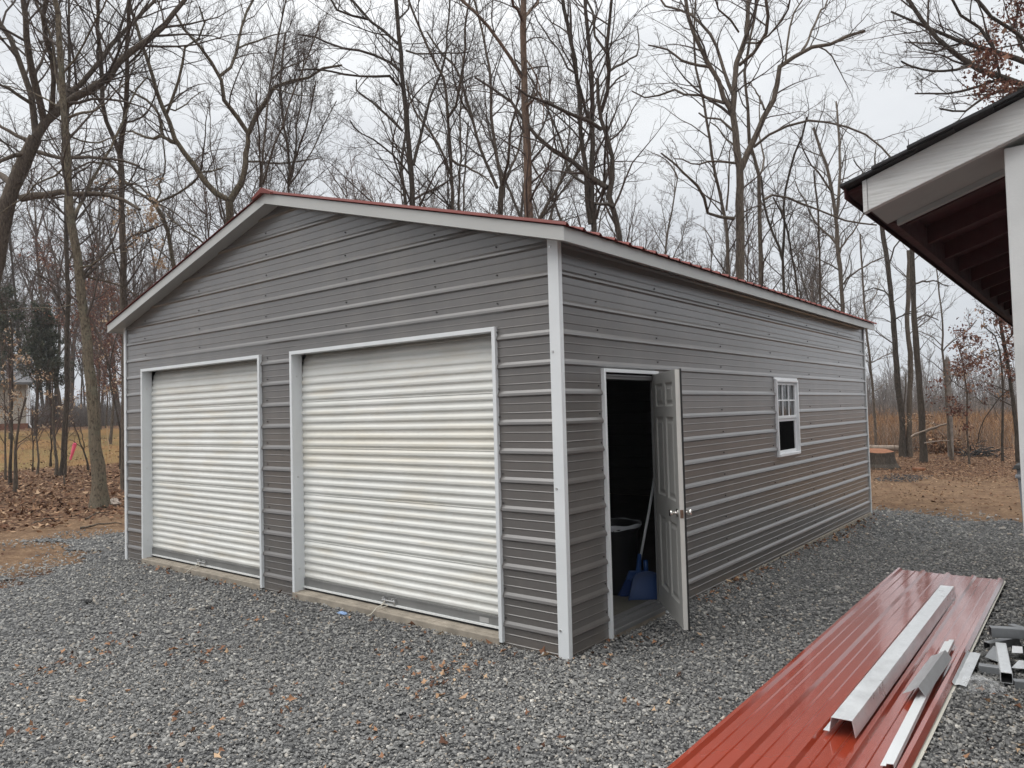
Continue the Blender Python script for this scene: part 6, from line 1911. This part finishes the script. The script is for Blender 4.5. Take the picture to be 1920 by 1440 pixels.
b, D_ = hit(1650, 878)
sc_ = b
stp = empty('tree_stump', (sc_[0], sc_[1], float(height(sc_[0], sc_[1]))), 'wide stump with a fresh orange cut beside the far corner of the garage', 'stump')
rng = np.random.default_rng(9); K = 30
rr = 1 + 0.07 * np.sin(np.arange(K) / K * 6.28 * 5 + 1) + rng.normal(0, 0.025, K)
cx, cy, cz = at(1645, 876, D_)[0], at(1645, 876, D_)[1], float(height(sc_[0], sc_[1]))
vs = []; prof = [(-0.1, 0.62), (0.05, 0.56), (0.15, 0.49), (0.34, 0.45), (0.52, 0.44)]
for z, r in prof:
    for j in range(K):
        a_ = 2 * math.pi * j / K
        top = z + (0.05 * math.cos(a_ - 2.2) if z > 0.5 else 0)
        vs.append((cx + r * (rr[j] if z < 0.5 else rr[j] * 0.99) * math.cos(a_), cy + r * rr[j] * math.sin(a_), cz + top))
mb = MB(); mb.add(vs, [(i * K + j, i * K + (j + 1) % K, (i + 1) * K + (j + 1) % K, (i + 1) * K + j) for i in range(len(prof) - 1) for j in range(K)])
mb.build('bark', MAT['barkd'], stp)
mb = MB(); tv = vs[-K:]; cen = (cx, cy, cz + 0.54)
mb.add([cen] + tv, [(0, 1 + j, 1 + (j + 1) % K) for j in range(K)]); mb.build('cut_face', MAT['cutwood'], stp)
p, _ = hit(1723, 882); mb = MB(); mb.tube([(p[0], p[1], p[2] - .02), (p[0], p[1], p[2] + 0.07)], 0.17, 18); tagit(mb.build('wood_slice', MAT['cutwood'], None), 'small round orange wood slice lying on the brown soil', 'wood slice')
p, D_ = hit(1690, 856)
L0, L1 = at(1600, 843, D_ + 2.5), at(1740, 841, D_ + 2.0)
for q in (L0, L1): q[2] = float(height(q[0], q[1])) + 0.14
hstick(L0, L1, 0.15, 0.11, 'cutpale', 'pale fallen log lying behind the stump and the straight trunks', 'log', 'fallen_log', 10, 0, 1, n=14)
D_ = 23.0
hstick(at(1708, 819, D_), at(1774, 795, D_), 0.03, 0.022, 'cutpale', 'pale broken branch slanting between the trunks and the spindly sapling', 'branch', 'broken_branch', 6, 0.04, 2, 'fallen branches behind the trunks')
hstick(at(1733, 831, D_), at(1778, 826, D_), 0.022, 0.014, 'cutpale', 'lower fallen branch lying almost level behind the thick speckled trunk', 'branch', 'broken_branch', 6, 0.03, 3, 'fallen branches behind the trunks')
# heap of brown leafy branches and a charred heap
def heap(name, px, py, sx, sy, sz, n, mats, label, cat, seed, leafm=None, nl=0):
    p, D_ = hit(px, py); rng = np.random.default_rng(seed); W = Wood()
    u = rng.normal(0, 0.45, (n, 3)) * np.array([sx, sy, sz]); u[:, 2] = np.abs(u[:, 2]) * np.exp(-(u[:, 0] / sx) ** 2)
    q = p + u; d = rng.normal(0, 1, (n, 3)) * np.array([1, 1, 0.45])
    P, R = walk(q, d, rng.uniform(0.25, 0.9, n) * sx, rng.uniform(0.008, 0.028, n), np.full(n, 0.005), 5, 0.12, -0.03, rng)
    P[..., 2] = np.maximum(P[..., 2], p[2] + 0.01)
    W.add(P, R, 5)
    if not leafm:
        return tagit(W.mesh(name, MAT[mats], None), label, cat)
    root = empty(name, tuple(p), label, cat)
    W.mesh('branches', MAT[mats], root)
    c = P[:, 2:].reshape(-1, 3); c = c[rng.integers(0, len(c), nl)] + rng.normal(0, 0.09, (nl, 3)); c[:, 2] = np.maximum(c[:, 2], p[2] + 0.02)
    leaves('leaves', c[:, 0], c[:, 1], 0.055, MAT[leafm], None, None, z=c[:, 2], flat=1.0, parent=root, tag=False)
heap('brush_pile', 1762, 850, 1.0, 0.9, 0.85, 90, 'barkr', 'heap of cut branches with orange brown leaves behind the thick speckled trunk', 'brush pile', 1, 'oleaf', 2600)
heap('charred_pile', 1840, 856, 0.75, 0.5, 0.45, 90, 'rubber', 'charred black heap of sticks at the edge of the thicket near the white post', 'brush pile', 2)
p, D_ = hit(1692, 897)
V, L, S = chips(1100, p[0] - 0.55, p[0] + 0.55, p[1] - 0.8, p[1] + 0.9, 0.022, lambda x, y: np.exp(-((x - p[0]) / 0.45) ** 2 - ((y - p[1]) / 0.7) ** 2))
tagit(mesh_np('ash_patch', V, L, S, MAT['ash']), 'dark patch of ash and small stones on the bare soil near the stump', 'ash', kind='stuff')

# ------------------------------------------------------------------ damp winter air
hm = bpy.data.materials.new('damp_air'); hm.use_nodes = True
t_ = hm.node_tree; t_.nodes.clear()
o_ = t_.nodes.new('ShaderNodeOutputMaterial'); v_ = t_.nodes.new('ShaderNodeVolumePrincipled')
v_.inputs['Color'].default_value = (0.93, 0.95, 1.0, 1); v_.inputs['Density'].default_value = 0.0006; v_.inputs['Anisotropy'].default_value = 0.2
t_.links.new(v_.outputs[0], o_.inputs['Volume'])
mb = MB(); mb.box(-760, 760, -760, 760, -1.6, 34)
hz_ = mb.build('haze', hm, None); tagit(hz_, 'thin damp grey air that pales the far wood', 'haze', kind='stuff')

for i, (a0, b0, r_, lab) in enumerate([((150, 992), (228, 985), 0.022, 'longest bare stick on the soil before the leaf litter, ending at the garage corner'), ((60, 985), (118, 972), 0.016, 'thin crooked stick lying in the leaf litter before the saplings'), ((160, 975), (205, 962), 0.018, 'short pale stick at the foot of the greenish trunk')]):
    p, _ = hit(*a0); q, _ = hit(*b0)
    hstick(p + np.array([0, 0, .02]), q + np.array([0, 0, .03]), r_, r_ * 0.4, 'bark', lab, 'stick', 'fallen_stick', 6, 0.04, 40 + i, 'sticks on the ground at the edge of the yard')
